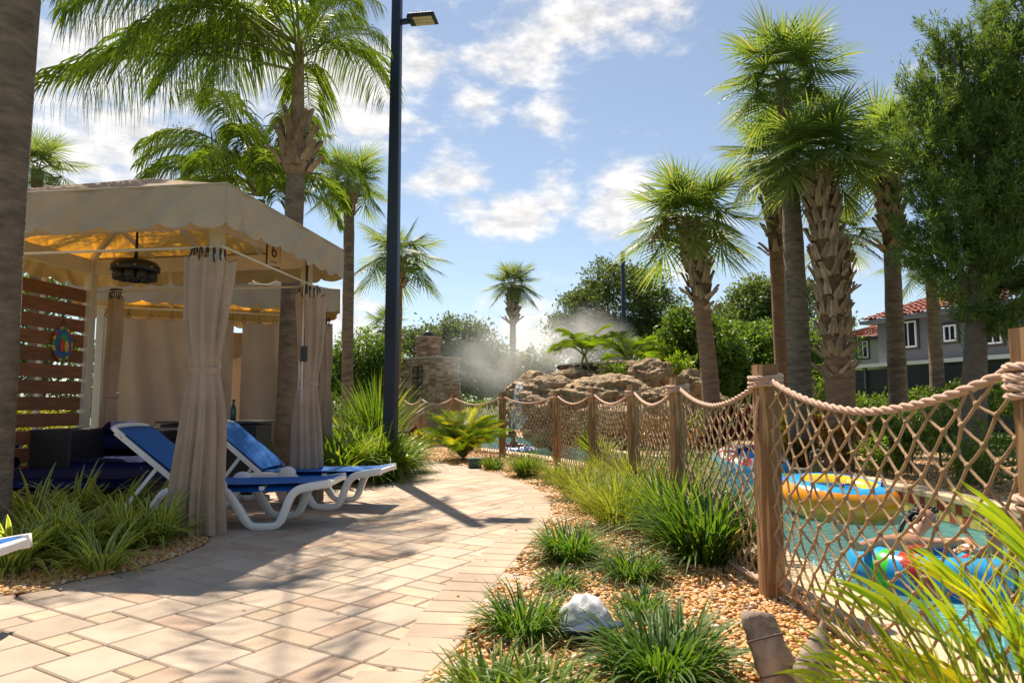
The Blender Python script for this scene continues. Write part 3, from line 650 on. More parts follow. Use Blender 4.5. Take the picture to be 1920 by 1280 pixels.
for z in (-.075, -.09): MB().box((0, -.012, z), (.10, .002, .005)).build('print_line', m_brown, sg)
for sx in (-1, 1): MB().tube([(sx * .06, 0, .13), (sx * .06, 0, .17)], .004, 5).build('hook', m_hook, sg)
# ---- gathered curtains
def gathered(x, y, zt, w0, w1, w2, ztie, label, asp=.6, rz=0, pl=9, zb=.01, seed=0, grp='gathered beige cabana curtains'):
    root = empty('gathered_curtain', (x, y, 0), label, 'curtain', grp, rz); r2 = random.Random(seed); ph = [r2.uniform(0, 6.28) for _ in range(6)]
    prof = []
    for i in range(41):
        t = i / 40; z = zt + (zb - zt) * t
        if z > ztie: s = (zt - z) / (zt - ztie); w = w0 * (1.0 if s < .12 else 1) * (1 + .06 * math.sin(s * 3.1)) * (1 - s) ** .8 + w1 * (1 - (1 - s) ** .8)
        else: s = (ztie - z) / (ztie - zb); w = w1 + (w2 - w1) * s ** .55
        prof.append((w / 2, z))
    n = 120; vs = []
    for (r, z) in prof:
        k = min(1, abs(z - ztie) / .35)
        for j in range(n):
            th = 2 * math.pi * j / n; pw = .05 + .15 * k
            xx = pl * th + ph[0] + .9 * math.sin(2 * th + ph[1]) + .35 * math.sin(z * 2.2 + 3 * th); rr = r * (1 + pw * (math.sin(xx + .75 * math.sin(xx)) + .28 * math.sin(xx * 2 + z * 1.3) * (1 if z > ztie else 1.3)) + .05 * k * math.sin((pl * 2 + 3) * th + ph[2] + z * 2) + .05 * math.sin(3 * th + ph[3] + z * 1.5))
            vs.append((rr * math.cos(th) + .012 * math.sin(z * 4 + ph[4]), rr * asp * math.sin(th), z + (.012 * math.sin(5 * th + ph[5]) if z < .1 else .02 * math.sin(pl * th) if z > zt - .05 else 0)))
    fs = [(i * n + j, i * n + (j + 1) % n, (i + 1) * n + (j + 1) % n, (i + 1) * n + j) for i in range(40) for j in range(n)]
    MB().add(vs, fs, 0, True).build('cloth', m_curtain, root)
    b = MB(); b.lathe([(w1 / 2 * 1.02, -.035), (w1 / 2 * 1.10, -.02), (w1 / 2 * 1.10, .02), (w1 / 2 * 1.02, .035)], (0, 0, ztie), 32, fn=lambda th, z: (1 + .03 * math.sin(pl * th)) * (1 if abs(math.cos(th)) > .5 else asp + .35 * (1 - asp))); 
    ob = b.build('tieback', m_curtain, root); ob.scale = (1, asp * 1.25, 1)
    for k in range(8):
        th = -math.pi * (k + .5) / 8; px, py = w0 / 2 * .85 * math.cos(th), w0 / 2 * asp * .9 * math.sin(th)
        MB().tube([(px, py, zt - .03), (px * .95, py - .012, zt + .03), (px * .9, py, zt + .09), (px * .85, py + .03, zt + .10), (px * .85, py + .035, zt + .05)], .0075, 5).build('hook', m_hook, root)
    return root
P1 = o1 - Vv * .10
gathered(P1.x - .01, P1.y, 2.34, .38, .235, .40, 1.38, 'near gathered beige curtain tied at the front right post of the near cabana', .7, seed=3)
Pb = o1 + C['FR']
gathered(Pb.x + .04, Pb.y + .02, 2.34, .30, .20, .34, 1.33, 'gathered curtain tied at the rear right post of the near cabana', .75, seed=8, pl=8)
Pc = o1 + C['FL']
gathered(Pc.x + .24, Pc.y + .12, 2.40, .17, .16, .20, 1.2, 'narrow gathered curtain beside the slatted screen of the near cabana', .7, seed=12, pl=6)
# ---- ceiling heater pod hanging in the near cabana
pod = empty('hanging_fan', (-3.97, 7.1, 2.47), 'round black scalloped fan hanging on a rod inside the near cabana', 'fan')
MB().lathe([(.03, .14), (.14, .135), (.20, .115), (.235, .07), (.235, .02), (.20, .01)], (0, 0, 0), 28).build('housing', m_black, pod)
MB().tube([(0, 0, .13), (0, 0, .24), (0, 0, .62)], [.03, .013, .013], 8).build('rod', m_black, pod)
for k in range(9):
    th = k / 9 * 6.283; MB().lathe([(.02, -.085), (.05, -.08), (.062, -.05), (.055, .02), (.02, .03)], (.155 * math.cos(th), .155 * math.sin(th), 0), 10).build('lobe', m_black, pod)
    MB().lathe([(.006, -.006), (.008, 0), (.006, .006)], (.238 * math.cos(th + .3), .238 * math.sin(th + .3), .05), 6).build('stud', m_ring, pod)
MB().lathe([(.02, -.06), (.09, -.05), (.12, .01), (.1, .02)], (0, 0, 0), 16).build('hub', m_black, pod)
# ---- painted oval plaque on the screen
pq = empty('painted_plaque', o1 + C['FL'].lerp(C['NL'], .22) - U * .02 + Vector((0, 0, 1.78)), 'colourful oval plaque hanging on the slatted wood screen', 'plaque', rz=math.radians(90 - 8))
def ov(rx, rz_, y, mat, nm, t=.012, dx=0, dz=0):
    P = [Vector((dx + rx * math.cos(a * math.pi / 14), y, dz + rz_ * math.sin(a * math.pi / 14))) for a in range(28)]; MB().prism(P, (0, -t, 0)).build(nm, mat, pq)
m_py, m_pb, m_pr, m_pg = M('paint_yellow', (.6, .42, .08), .4), M('paint_blue', (.03, .12, .35), .4), M('paint_red', (.5, .05, .04), .4), M('paint_green', (.05, .3, .1), .4)
for k in range(18):
    th = k / 18 * 6.283; ov(.032, .032, .006, (m_py, m_pb, m_pr, m_py, m_pg)[k % 5], 'rim_bead', .014, .115 * math.cos(th), .165 * math.sin(th))
ov(.115, .165, 0, m_pb, 'disc'); ov(.06, .09, -.012, m_pg, 'figure', .006, .0, .02); ov(.03, .08, -.02, m_pr, 'figure', .006, -.03, -.02); ov(.03, .07, -.02, m_py, 'figure', .006, .035, -.03)
MB().tube([(-.05, 0, .16), (0, .005, .29), (.05, 0, .16)], .004, 5).build('cord', m_hook, pq)
# ---- second cabana
N2 = (-3.15, 10.72)
cab2, C2, U2, V2, R32 = cabana('cabana', N2, math.radians(-22), 2.9, 2.3, 'second beige canvas cabana behind, its front closed by hanging drapes', zb=2.55, zt=2.86, apex=3.35)
o2 = Vector((N2[0], N2[1], 0))
MB().tube([-U2 * .02 - V2 * .1 + Vector((0, 0, 2.46)), U2 * 3.0 - V2 * .1 + Vector((0, 0, 2.46))], .013, 8).build('curtain_rod', m_rod, cab2)
MB().tube([-U2 * .1 - V2 * .1 + Vector((0, 0, 2.46)), -U2 * .1 + V2 * 2.4 + Vector((0, 0, 2.46))], .013, 8).build('curtain_rod', m_rod, cab2)
slats(cab2, C2['NL'] + V2 * .06 - U2 * .0, C2['FL'] - V2 * .06, .4, 11, .148, .034)
def drape(s0, s1, zt, label, slant=0, seed=0, npl=7, off=.10):
    r2 = random.Random(seed); ph = [r2.uniform(0, 6.28) for _ in range(5)]; a = o2 + U2 * s0 - V2 * off; b = o2 + U2 * s1 - V2 * off; root = empty('drape', a, label, 'drape', 'flat beige drapes of the second cabana')
    nx, nz = 90, 30; vs = []
    for i in range(nx + 1):
        s = i / nx
        for j in range(nz + 1):
            t = j / nz; z = zt * (1 - t) + .03 * t; ss = s0 + (s1 - s0) * s + slant * (t ** 1.3) * (1 - s)
            w = .05 * math.sin(npl * 6.28 * (s + .35 * t * (1 - s)) + ph[0] + 1.2 * math.sin(s * 6 + ph[1])) * (.5 + .8 * t) +   .06 * math.sin(2.2 * 6.28 * (s + .3 * t) + ph[2]) * (.3 + .7 * t)
            vs.append(o2 + U2 * ss + V2 * (w - off) + Vector((0, 0, z - (.02 * abs(math.sin(s * math.pi * npl)) if j == 0 else 0))) - a)
    MB().add(vs, [(i * (nz + 1) + j, i * (nz + 1) + j + 1, (i + 1) * (nz + 1) + j + 1, (i + 1) * (nz + 1) + j) for i in range(nx) for j in range(nz)], 0, True).build('cloth', m_drape, root)
    for k in range(npl + 1):
        p = o2 + U2 * (s0 + (s1 - s0) * (k + .1) / (npl + .2)) - V2 * (off + .03) + Vector((0, 0, zt + .015)) - a
        MB().tube([p + Vector((.03 * math.cos(q * math.pi / 5), 0, .03 * math.sin(q * math.pi / 5))) for q in range(11)], .004, 4, cap=False).build('ring', m_hook, root)
        MB().tube([p + Vector((0, 0, .03)), p + Vector((0, .01, .10))], .003, 4).build('ring_link', m_hook, root)
drape(1.15, 2.84, 2.33, 'left wide drape closing the second cabana front beside its slatted side', seed=1, npl=6)
drape(.12, 1.03, 2.33, 'right narrower drape of the second cabana next to the palm trunk', slant=-.1, seed=5, npl=4)
wb = empty('drape', o2 + V2 * 2.36, 'closed rear drape at the back of the second cabana', 'drape', 'flat beige drapes of the second cabana'); vs = [U2 * (2.9 * i / 60) + V2 * .02 * math.sin(i * .9) + Vector((0, 0, z)) for i in range(61) for z in (2.4, .03)]; MB().add(vs, [(2 * i, 2 * i + 1, 2 * i + 3, 2 * i + 2) for i in range(60)], 0, True).build('cloth', m_drape, wb)
gathered(o2.x + .16, o2.y + .08, 2.36, .24, .22, .34, 1.4, 'gathered curtain at the right corner post of the second cabana', .7, seed=21, pl=7)
# ------------------------------------------------------------------ sun loungers
def lounger(label, loc, rz, grp='blue and white sun loungers'):
    r = empty('sun_lounger', loc, label, 'sun lounger', grp, rz)      # local x: head (-) to foot (0); y: width
    Wd = .60
    prof = [(0, .40), (-.10, .385), (-.26, .355), (-.33, .31), (-.37, .24), (-.42, .10), (-.46, .045), (-.52, .03), (-.66, .03), (-.72, .06), (-.77, .13), (-.88, .29), (-.93, .33), (-.99, .345), (-1.15, .345), (-1.36, .345), (-1.46, .31), (-1.54, .20), (-1.60, .09), (-1.66, .04), (-1.76, .03), (-1.86, .04), (-1.90, .1)]
    P3 = [Vector((x, 0, z)) for x, z in prof]; P3 = smooth_line(P3, 3)
    for sy in (0, 1):
        y = sy * Wd; q = MB(); n = len(P3); vs = []
        for i, p in enumerate(P3):
            t = (P3[min(i + 1, n - 1)] - P3[max(i - 1, 0)]).normalized(); nr = Vector((-t.z, 0, t.x)); h = .042 if p.z > .06 else .036
            for (a, b) in ((-1, -1), (-.8, -1.1), (.8, -1.1), (1, -1), (1, 1), (.8, 1.1), (-.8, 1.1), (-1, 1)): vs.append(Vector((p.x, y + a * .022, p.z)) + nr * b * h * .76)
        fs = [(i * 8 + j, i * 8 + (j + 1) % 8, (i + 1) * 8 + (j + 1) % 8, (i + 1) * 8 + j) for i in range(n - 1) for j in range(8)] + [tuple(range(7, -1, -1)), tuple((n - 1) * 8 + j for j in range(8))]
        q.add(vs, fs, 0, True); o = q.build('side_frame', m_white, r); 
        b = MB(); b.lathe([(.005, -.028), (.085, -.028), (.09, -.02), (.09, .02), (.085, .028), (.005, .028)], n=20); ob = b.build('hinge_disc', m_white, r); ob.rotation_euler = (math.radians(90), 0, 0); ob.location = (-1.00, y, .355)
    for x, z in ((-.02, .395), (-.62, .35), (-1.25, .34), (-1.8, .05)): MB().box((x, Wd / 2, z), (.05, Wd - .05, .045)).build('crossbar', m_white, r, bevel=.008)
    q = MB(); xs = [(-.03, .425), (-.20, .405), (-.5, .395), (-.8, .39), (-1.1, .392), (-1.34, .40)]; vs = []
    for x, z in xs:
        for j in range(7): f = j / 6; vs.append((x, .0 + .0 + Wd * f, z - .012 * math.sin(f * math.pi)))
    for x, z in xs[::-1]:
        for j in range(7): f = j / 6; vs.append((x, Wd * f, z - .055 * (1 if f in (0, 1) else .3) - .01))
    rows = len(xs) * 2; fs = [(i * 7 + j, i * 7 + j + 1, (i + 1) * 7 + j + 1, (i + 1) * 7 + j) for i in range(rows - 1) for j in range(6)]
    q.add(vs, fs, 0, True).build('sling_seat', m_sling, r)
    a = Vector((-1.30, 0, .39)); b = Vector((-1.90, 0, .86)); d = (b - a).normalized(); nn_ = Vector((-d.z, 0, d.x))
    vs = []
    for i in range(9):
        f = i / 8; c = a.lerp(b, f)
        for j in range(7): g = j / 6; vs.append(c + Vector((0, Wd * g, 0)) - nn_ * .02 * math.sin(g * math.pi) * math.sin(f * math.pi))
    for i in range(8, -1, -1):
        f = i / 8; c = a.lerp(b, f) - nn_ * .03
        for j in range(7): g = j / 6; vs.append(c + Vector((0, Wd * g, 0)) - nn_ * .012 * math.sin(g * math.pi))
    MB().add(vs, [(i * 7 + j, i * 7 + j + 1, (i + 1) * 7 + j + 1, (i + 1) * 7 + j) for i in range(17) for j in range(6)], 0, True).build('sling_back', m_sling, r)
    bo = b + d * .035
    q = MB(); q.tube([bo + Vector((0, .0, 0)) - d * .12, bo + Vector((0, .02, 0)), bo + Vector((0, .1, 0)) + d * .02, bo + Vector((0, Wd / 2, 0)) + d * .03, bo + Vector((0, Wd - .1, 0)) + d * .02, bo + Vector((0, Wd - .02, 0)), bo + Vector((0, Wd, 0)) - d * .12], .026, 8); q.build('head_rail', m_white, r)
    for sy in (0, 1):
        y = sy * Wd; MB().bar(a + Vector((0, y, -.02)), b + Vector((0, y, -.01)), .03, .05).build('back_rail', m_white, r, bevel=.006)
        MB().bar((-1.52, y + (.03 if sy == 0 else -.03), .56), (-1.86, y + (.03 if sy == 0 else -.03), .12), .022, .032).build('prop_strut', m_white, r)
    return r
lg = lounger('blue sling lounger behind the near gathered curtain, closest to the path', (-1.60, 6.13, 0), math.radians(1.5))
lg2 = copy_tree(lg); lg2.location = (-1.36, 7.18, 0); lg2.rotation_euler.z = math.radians(-5); lg2['label'] = 'blue sling lounger further back, its foot end nearest the lamp post'
lg3 = copy_tree(lg); lg3.location = (-2.40, 3.0, 0); lg3.rotation_euler.z = math.radians(8); lg3['label'] = 'white lounger foot end poking in at the left edge over the bed'
# ------------------------------------------------------------------ wicker furniture in the near cabana
def cushion(q, c, s, R=None, r=.05, m=0):
    x, y, z = [a / 2 for a in s]; V = []; n = 6
    for i in range(n + 1):
        for j in range(n + 1):
            a = i / n * 2 - 1; b = j / n * 2 - 1; k = (1 - abs(a) ** 6) * (1 - abs(b) ** 6); V.append(Vector((a * x, b * y, z * (.55 + .45 * k ** .5))))
    m1 = len(V); V += [Vector((v.x, v.y, -v.z)) for v in V]
    fs = [(i * (n + 1) + j, (i + 1) * (n + 1) + j, (i + 1) * (n + 1) + j + 1, i * (n + 1) + j + 1) for i in range(n) for j in range(n)]
    fs += [tuple(m1 + k for k in reversed(f)) for f in fs]
    bd = [i * (n + 1) for i in range(n + 1)] + [n * (n + 1) + j for j in range(1, n + 1)] + [i * (n + 1) + n for i in range(n - 1, -1, -1)] + [j for j in range(n - 1, 0, -1)]
    fs += [(bd[k], bd[(k + 1) % len(bd)], m1 + bd[(k + 1) % len(bd)], m1 + bd[k]) for k in range(len(bd))]
    if R is not None: V = [R @ v for v in V]
    q.add([v + Vector(c) for v in V], fs, m, True); return q
s1 = empty('chaise_sofa', (-4.55, 7.0, 0), 'low navy cushioned chaise sofa on a pale base inside the near cabana', 'sofa', rz=math.radians(-4))
MB().box((0, 0, .10), (1.75, .78, .12)).build('base', m_whitewood, s1, bevel=.01)
MB().box((0, 0, .215), (1.75, .78, .11)).build('wicker_frame', m_wicker, s1, bevel=.01)
cushion(MB(), (.03, 0, .345), (1.68, .76, .17)).build('seat_cushion', m_navy, s1)
cushion(MB(), (-.80, 0, .60), (.16, .70, .42), Matrix.Rotation(math.radians(-25), 3, 'Y')).build('back_cushion', m_navy, s1)
s2 = empty('armchair', (-4.42, 7.75, 0), 'black wicker armchair with navy cushions at the rear of the near cabana', 'armchair', rz=math.radians(-6))
MB().box((0, 0, .2), (1.05, .70, .30)).build('base', m_wicker, s2, bevel=.01)
MB().box((-.52, -.05, .44), (.50, .70, .76)).build('arm', m_wicker, s2, bevel=.015)
MB().box((.50, .2, .44), (.12, .5, .74)).build('arm', m_wicker, s2, bevel=.015)
MB().box((.1, .33, .46), (.95, .10, .72)).build('back', m_wicker, s2, bevel=.012)
cushion(MB(), (.10, -.08, .44), (.80, .62, .15)).build('seat_cushion', m_navy, s2)
cushion(MB(), (-.10, .20, .70), (.42, .20, .40)).build('back_cushion', m_navy, s2)
cb = empty('wicker_cabinet', (-3.55, 8.28, 0), 'tall black wicker cabinet with a thin flat top behind the loungers', 'cabinet', rz=math.radians(-3))
MB().box((0, 0, .44), (1.16, .45, .84)).build('body', m_wicker, cb, bevel=.008)
MB().box((0, 0, .885), (1.24, .52, .03)).build('top', M('cabinet_top', (.05, .05, .055), .3), cb, bevel=.006)
for x in (-.29, .29): MB().box((x, -.232, .44), (.54, .012, .76)).build('door', m_wicker, cb, bevel=.004)
# bottle on the cabinet
bt = empty('bottle', (-3.33, 8.2, .90), 'dark green bottle standing on the wicker cabinet', 'bottle')
MB().lathe([(.03, 0), (.034, .01), (.034, .13), (.028, .16), (.013, .19), (.013, .23)], n=12).build('glass', M('bottle_glass', (.01, .06, .05), .15), bt)
MB().lathe([(.015, .225), (.016, .25), (.012, .252)], n=10).build('cap', m_black, bt)
# ------------------------------------------------------------------ lamp posts
def lamp(x, y, h, w, label, aimx=1, rz=0, grp='dark street lamps'):
    r = empty('street_lamp', (x, y, 0), label, 'street lamp', grp, rz)
    MB().box((0, 0, h / 2 + .01), (w, w, h), taper=.72).build('pole', m_lamp, r, bevel=.02 if w > .1 else .008)
    MB().box((0, 0, .05), (w * 2, w * 2, .10)).build('base_plate', m_lamp, r, bevel=.01)
    MB().box((0, 0, h + .03), (w * .8, w * .8, .04)).build('pole_cap', m_lamp, r, bevel=.01)
    MB().bar((.05 * aimx, 0, h - .62), (.22 * aimx, 0, h - .61), .06, .07).build('arm', m_lamp, r)
    hd = MB().box((.42 * aimx, 0, h - .59), (.46, .30, .07), taper=.9).build('head', m_black, r, bevel=.012)
    for k in (-1, 0, 1): MB().box(((.42 + .02) * aimx, k * .085, h - .631), (.30, .07, .012)).build('lens', M('lamp_lens', (.65, .55, .35), .25), r)
    for k in range(5): MB().box(((.30 + k * .05) * aimx, 0, h - .548), (.012, .24, .02)).build('fin', m_black, r)
    return r
lamp(-1.83, 10.35, 7.75, .20, 'tall dark lamp post beside the path in front of strappy bushes', rz=math.radians(-8))
lamp(4.86, 29.5, 7.7, .22, 'distant slim dark lamp post rising above the oak trees', -1)
# ------------------------------------------------------------------ vegetation builders
SG_CACHE = {}
def sabal_frond(e, seed, mat, L_=1.0, nseg=34, petl=.50, fan=.86):
    """local frond: base at origin, pointing +x, start elevation e"""
    r = np.random.default_rng(seed); mb = []; 
    # petiole
    pts = []; p = np.zeros(3); ee = e; n = 6; droop = .25 + .35 * math.cos(e) 
    for i in range(n + 1): pts.append(p.copy()); p = p + np.array([math.cos(ee), 0, math.sin(ee)]) * petl / n; ee -= droop / n
    tip = pts[-1]; T = np.array([math.cos(ee), 0, math.sin(ee)]); Sd = np.array([0, 1., 0]); ang = np.linspace(-2.25, 2.25, nseg) + r.normal(0, .02, nseg)
    cl = fan * .34; costa = lambda f: tip + T * cl * f + np.array([0, 0, -1]) * .16 * f * f
    VS = []; FS = []; o = 0
    for k, a in enumerate(ang):
        f = max(0, 1 - abs(a) / 1.6) ** .8; o_ = costa(f); ln = fan * (.68 + .20 * math.cos(a * .8)) * r.uniform(.9, 1.08)
        d = math.cos(a) * T + math.sin(a) * Sd; N_ = np.cross(T, Sd); d = d + N_ * -.22 * abs(math.sin(a)) * (1 if True else 0); d /= np.linalg.norm(d)
        sd = np.cross(d, N_); sd /= np.linalg.norm(sd); w = .044 * fan; sec = 4; q = o_.copy(); g = r.uniform(.25, .6) * (1.5 if r.random() < .3 else 1)
        for i in range(sec + 1):
            s = i / sec; ww = w * (.55 + .9 * s if s < .45 else (1 - ((s - .45) / .55) ** 1.1) * .95 + .03) 
            VS += [q - sd * ww * .5, q + N_ * ww * .30, q + sd * ww * .5]
            dd = d + np.array([0, 0, -1]) * g * s ** 1.6; dd /= np.linalg.norm(dd); q = q + dd * ln / sec
        for i in range(sec):
            b = o + i * 3; FS += [(b, b + 1, b + 4, b + 3), (b + 1, b + 2, b + 5, b + 4)]
        o += 3 * (sec + 1)
    q = MB(); q.add([tuple(v) for v in VS], FS, 0, False); q.tube([Vector(x) for x in pts] + [Vector(costa(.4)), Vector(costa(.9))], [.016, .014, .013, .012, .011, .010, .010, .007, .003], 5, 1)
    return q.mesh('frond', [mat, m_petiole])
def frond_set(kind, mat, variants=6):
    key = (kind, mat.name)
    if key in SG_CACHE: return SG_CACHE[key]
    out = []
    for i in range(variants):
        e = math.radians(85 - i * (88 / (variants - 1)))
        out.append([sabal_frond(e, 10 * i + k, mat) for k in range(2)])
    SG_CACHE[key] = out; return out
def pinnate(e, seed, mat, L_=3.0, D_=1.6, nl=60, ll=.55, lw=.028, hang=1.2, v=.5, pet=.25, planes=2, rr=.018, sec=4, spread=.9, power=1.4):
    """feather frond from origin along +x; hang = gravity on leaflets"""
    r = np.random.default_rng(seed); n = 26; pts = []; T = []; p = np.zeros(3)
    for i in range(n + 1):
        s = i / n; ee = e - D_ * s ** power; t = np.array([math.cos(ee), .06 * math.sin(seed + s * 3), math.sin(ee)]); t /= np.linalg.norm(t); pts.append(p.copy()); T.append(t); p = p + t * L_ / n
    pts = np.array(pts); T = np.array(T); VS = []; FS = []; o = 0
    for k in range(nl):
        s = pet + (1 - pet) * (k + .5) / nl; x = s * n; i = min(int(x), n - 1); f = x - i; P0 = pts[i] * (1 - f) + pts[i + 1] * f; t = T[i]
        l0 = ll * (.45 + .75 * math.sin(math.pi * min(1, (s - pet) / (1 - pet) * .85 + .12)) ) 
        for sgn in (-1, 1):
            sd = np.array([0, 1., 0]) * sgn; nu = np.cross(t, np.array([0, 1., 0])); nu = -nu if nu[2] < 0 else nu
            pl = r.uniform(-v, v) if planes > 1 else v
            d = sd * spread + t * r.uniform(.35, .6) + nu * pl; d /= np.linalg.norm(d); q = P0.copy(); ln = l0 * r.uniform(.85, 1.12); w = lw * r.uniform(.8, 1.15)
            g = hang * r.uniform(.7, 1.3)
            for j in range(sec + 1):
                u = j / sec; dd = d + np.array([0, 0, -1]) * g * u ** .9; dd /= np.linalg.norm(dd); wd = np.cross(dd, t); wd /= (np.linalg.norm(wd) + 1e-6); ww = w * (.6 + u if u < .4 else 1 - ((u - .4) / .6) ** 1.6 * .95) * .5
                VS += [q - wd * ww, q + wd * ww]; q = q + dd * ln / sec
            for j in range(sec): b = o + j * 2; FS.append((b, b + 1, b + 3, b + 2))
            o += 2 * (sec + 1)
    q = MB(); q.add([tuple(v_) for v_ in VS], FS, 0); q.tube([Vector(x) for x in pts], [rr * (1.3 - 1.15 * i / n) for i in range(n + 1)], 5, 1); return q.mesh('frond', [mat, m_petiole])
def boot_mesh(seed, l=.26, w=.13):
    r = random.Random(seed); q = MB(); vs = []; n = 5
    for i in range(n + 1):
        s = i / n; ww = w * (1 - .55 * s) * .5; out = .03 + .10 * s ** 1.3; z = l * s; c = .018 * (1 - s)
        vs += [(out - c - .012, -ww, z), (out + .012, 0, z + .003), (out - c - .012, ww, z), (out - .035 - .01 * s, 0, z)]
    fs = [(i * 4 + j, i * 4 + (j + 1) % 4, (i + 1) * 4 + (j + 1) % 4, (i + 1) * 4 + j) for i in range(n) for j in range(4)] + [tuple(n * 4 + j for j in range(4))]
    return q.add([(v[0] + r.uniform(-.006, .006), v[1] + r.uniform(-.006, .006), v[2] + r.uniform(-.01, .01)) for v in vs], fs).mesh('leaf_base', m_boot)
BOOTS = [boot_mesh(k) for k in range(3)]
m_fibre = M('palm_fibre', (.16, .09, .045), .95, .5, 20, .6, 60, stretch=(1, 1, .3))
def trunk(root, pts, rads, mat, n=20, bumps=.012, name='trunk', sub=5):
    P = smooth_line(pts, sub); k = len(P); R_ = np.interp(np.linspace(0, 1, k), np.linspace(0, 1, len(rads)), rads); q = MB(); q.tube(P, list(R_), n); 
    for i, v in enumerate(q.v):
        if i < k * n:
            w = mnoise.noise(Vector(v) * 3.1) * bumps + mnoise.noise(Vector((v[0] * 3, v[1] * 3, v[2] * 16))) * bumps * .6; c = P[i // n]; d = (Vector(v) - c); d.z = 0; d = d.normalized() if d.length > 0 else d
            q.v[i] = tuple(Vector(v) + d * w)
    q.build(name, mat, root); return P
def palm(name, label, base, top, r0, r1, mat, nfr, scale, fmat, boots=None, group='sabal palms', seed=1, emin=1.0, lean=.0, rboot=1.3, trim=0, fruit=0, yaw0=0):
    """base/top: world vectors. boots=(f0,f1,count)"""
    base = Vector(base); top = Vector(top); root = empty(name, base, label, 'palm tree', group); d = top - base; H = d.length; r = random.Random(seed)
    mid = base.lerp(top, .5) + Vector((lean, lean * .4, 0)) - base
    f0 = boots[0] if boots else 1
    P = trunk(root, [Vector((0, 0, -.05)), Vector((0, 0, 0)) + d * .2 + Vector((lean * .6, 0, 0)), mid, d * .8 + Vector((lean * .6, 0, 0)), d], [r0 * 1.25, r0 * 1.02, r0 * .95, (r0 + r1) / 2, r1, r1], mat)
    axis = lambda f: P[int(f * (len(P) - 1))]
    if boots:
        a, b, cnt = boots; bs = scale * .8 
        core = MB(); n = 8; blg = r1 * .40 * rboot; core.tube([axis(a + (b - a) * i / n) for i in range(n + 1)], [r1 * .9 + blg * math.sin(math.pi * (.1 + .8 * i / n)) for i in range(n + 1)], 12); core.build('fibre', m_fibre, root)
        for k in range(cnt):
            f = a + (b - a) * (k + .5) / cnt; c = axis(f); th = k * 2.39996 + r.uniform(-.15, .15); rad = r1 * .9 + r1 * .40 * rboot * math.sin(math.pi * (.1 + .8 * k / cnt)) + .005
            o = inst('leaf_base', BOOTS[k % 3], root, c + Vector((rad * math.cos(th), rad * math.sin(th), -.08 + r.uniform(-.05, .05))), (r.uniform(-.45, .45), -.05 + r.uniform(-.12, .12) - (-.5 if k < cnt * .12 else 0) * (1), th), (rboot * .95 * r.uniform(.9, 1.1), rboot * r.uniform(.9, 1.15), rboot * r.uniform(.85, 1.2)))
    st = frond_set('sabal', fmat); g = 2.39996
    nfr = int(nfr * .68)
    for k in range(nfr):
        f = (k + .3) / nfr; e_i = int(min(5, max(0, (f ** emin) * 5.99))); m_ = st[e_i][k % 2]; th = k * g + r.uniform(-.2, .2) + yaw0; s = scale * r.uniform(.86, 1.1) * (.8 if f < .12 else 1)
        inst('frond', m_, root, d + Vector((.05 * math.cos(th), .05 * math.sin(th), .10 - .22 * f)), (r.uniform(-.15, .15), r.uniform(-.08, .08), th), s)
    if fruit:
        for k in range(fruit):
            th = r.uniform(2.4, 4.2); q = MB(); 
            for j in range(60):
                a0 = Vector((.0, 0, 0)); t = j / 60; c = Vector((math.cos(th) * (.3 + .75 * t), math.sin(th) * (.3 + .75 * t), .10 - .75 * t * t)); dd = Vector((r.uniform(-1, 1), r.uniform(-1, 1), r.uniform(-1.4, .1))) * .17
                q.tube([c, c + dd * .5, c + dd], [.007, .005, .003], 3)
            q.tube([Vector((math.cos(th) * x, math.sin(th) * x, .10 - .75 * max(0, (x - .3) / .75) ** 2 if x > .3 else .1)) for x in (0, .3, .6, .8, 1.0)], .012, 5); q.build('fruit_stalk', l_dead, root, loc=d)
    return root
def feather_palm(name, label, base, top, r0, r1, mat, fr, fmat, seed=1, boots=0, group='queen palms', Lf=3.0, ll=.6, hang=2.2, lw=.026, nl=80):
    base = Vector(base); top = Vector(top); root = empty(name, base, label, 'palm tree', group); d = top - base; r = random.Random(seed)
    trunk(root, [Vector((0, 0, -.05)), d * .3, d * .65, d], [r0 * 1.2, r0, (r0 + r1) / 2, r1], mat)
    if boots:
        for k in range(boots):
            f = k / boots; th = k * 2.4; z = -.15 + .60 * f; rad = r1 + .06 - .10 * max(0, f - .3)
            o = inst('leaf_base', BOOTS[k % 3], root, d + Vector((rad * math.cos(th), rad * math.sin(th), z)), (0, r.uniform(-.1, .15) - f * .15, th), (1.5, 1.6 * (1 - .3 * f), 1.0 + .3 * f))
        q = MB(); q.tube([d + Vector((0, 0, z)) for z in (-.2, -.05, .15, .45, .9, 1.5, 1.85)], [r1 * 1.0, r1 + .08, r1 + .09, r1 + .0, r1 * .75, r1 * .6, .04], 14); q.build('crownshaft', m_boot, root)
    up = 1.75 if boots else .1
    for k, (th, e, D_, sc) in enumerate(fr):
        key = ('q', fmat.name, round(e, 1), round(D_, 1), k % 2, Lf, hang)
        if key not in SG_CACHE: SG_CACHE[key] = pinnate(e, k + 3, fmat, Lf, D_, nl, ll, lw, hang, .5)
        inst('frond', SG_CACHE[key], root, d + Vector((.04 * math.cos(th), .04 * math.sin(th), up - .2 * (k % 3) * (1 if boots else 0))), (0, 0, th), sc)
    return root
def ellip_clusters(ells, ncl, r, shell=.55):
    """sample cluster centres in a union of ellipsoids [(cx,cy,cz,rx,ry,rz)]"""
    vol = np.array([e[3] * e[4] * e[5] for e in ells]) ** .8; idx = r.choice(len(ells), ncl, p=vol / vol.sum()); E = np.array(ells)[idx]
    dr = unit(r.normal(size=(ncl, 3))); rad = r.uniform(shell ** 3, 1, ncl) ** (1 / 3); return E[:, :3] + dr * rad[:, None] * E[:, 3:6], dr
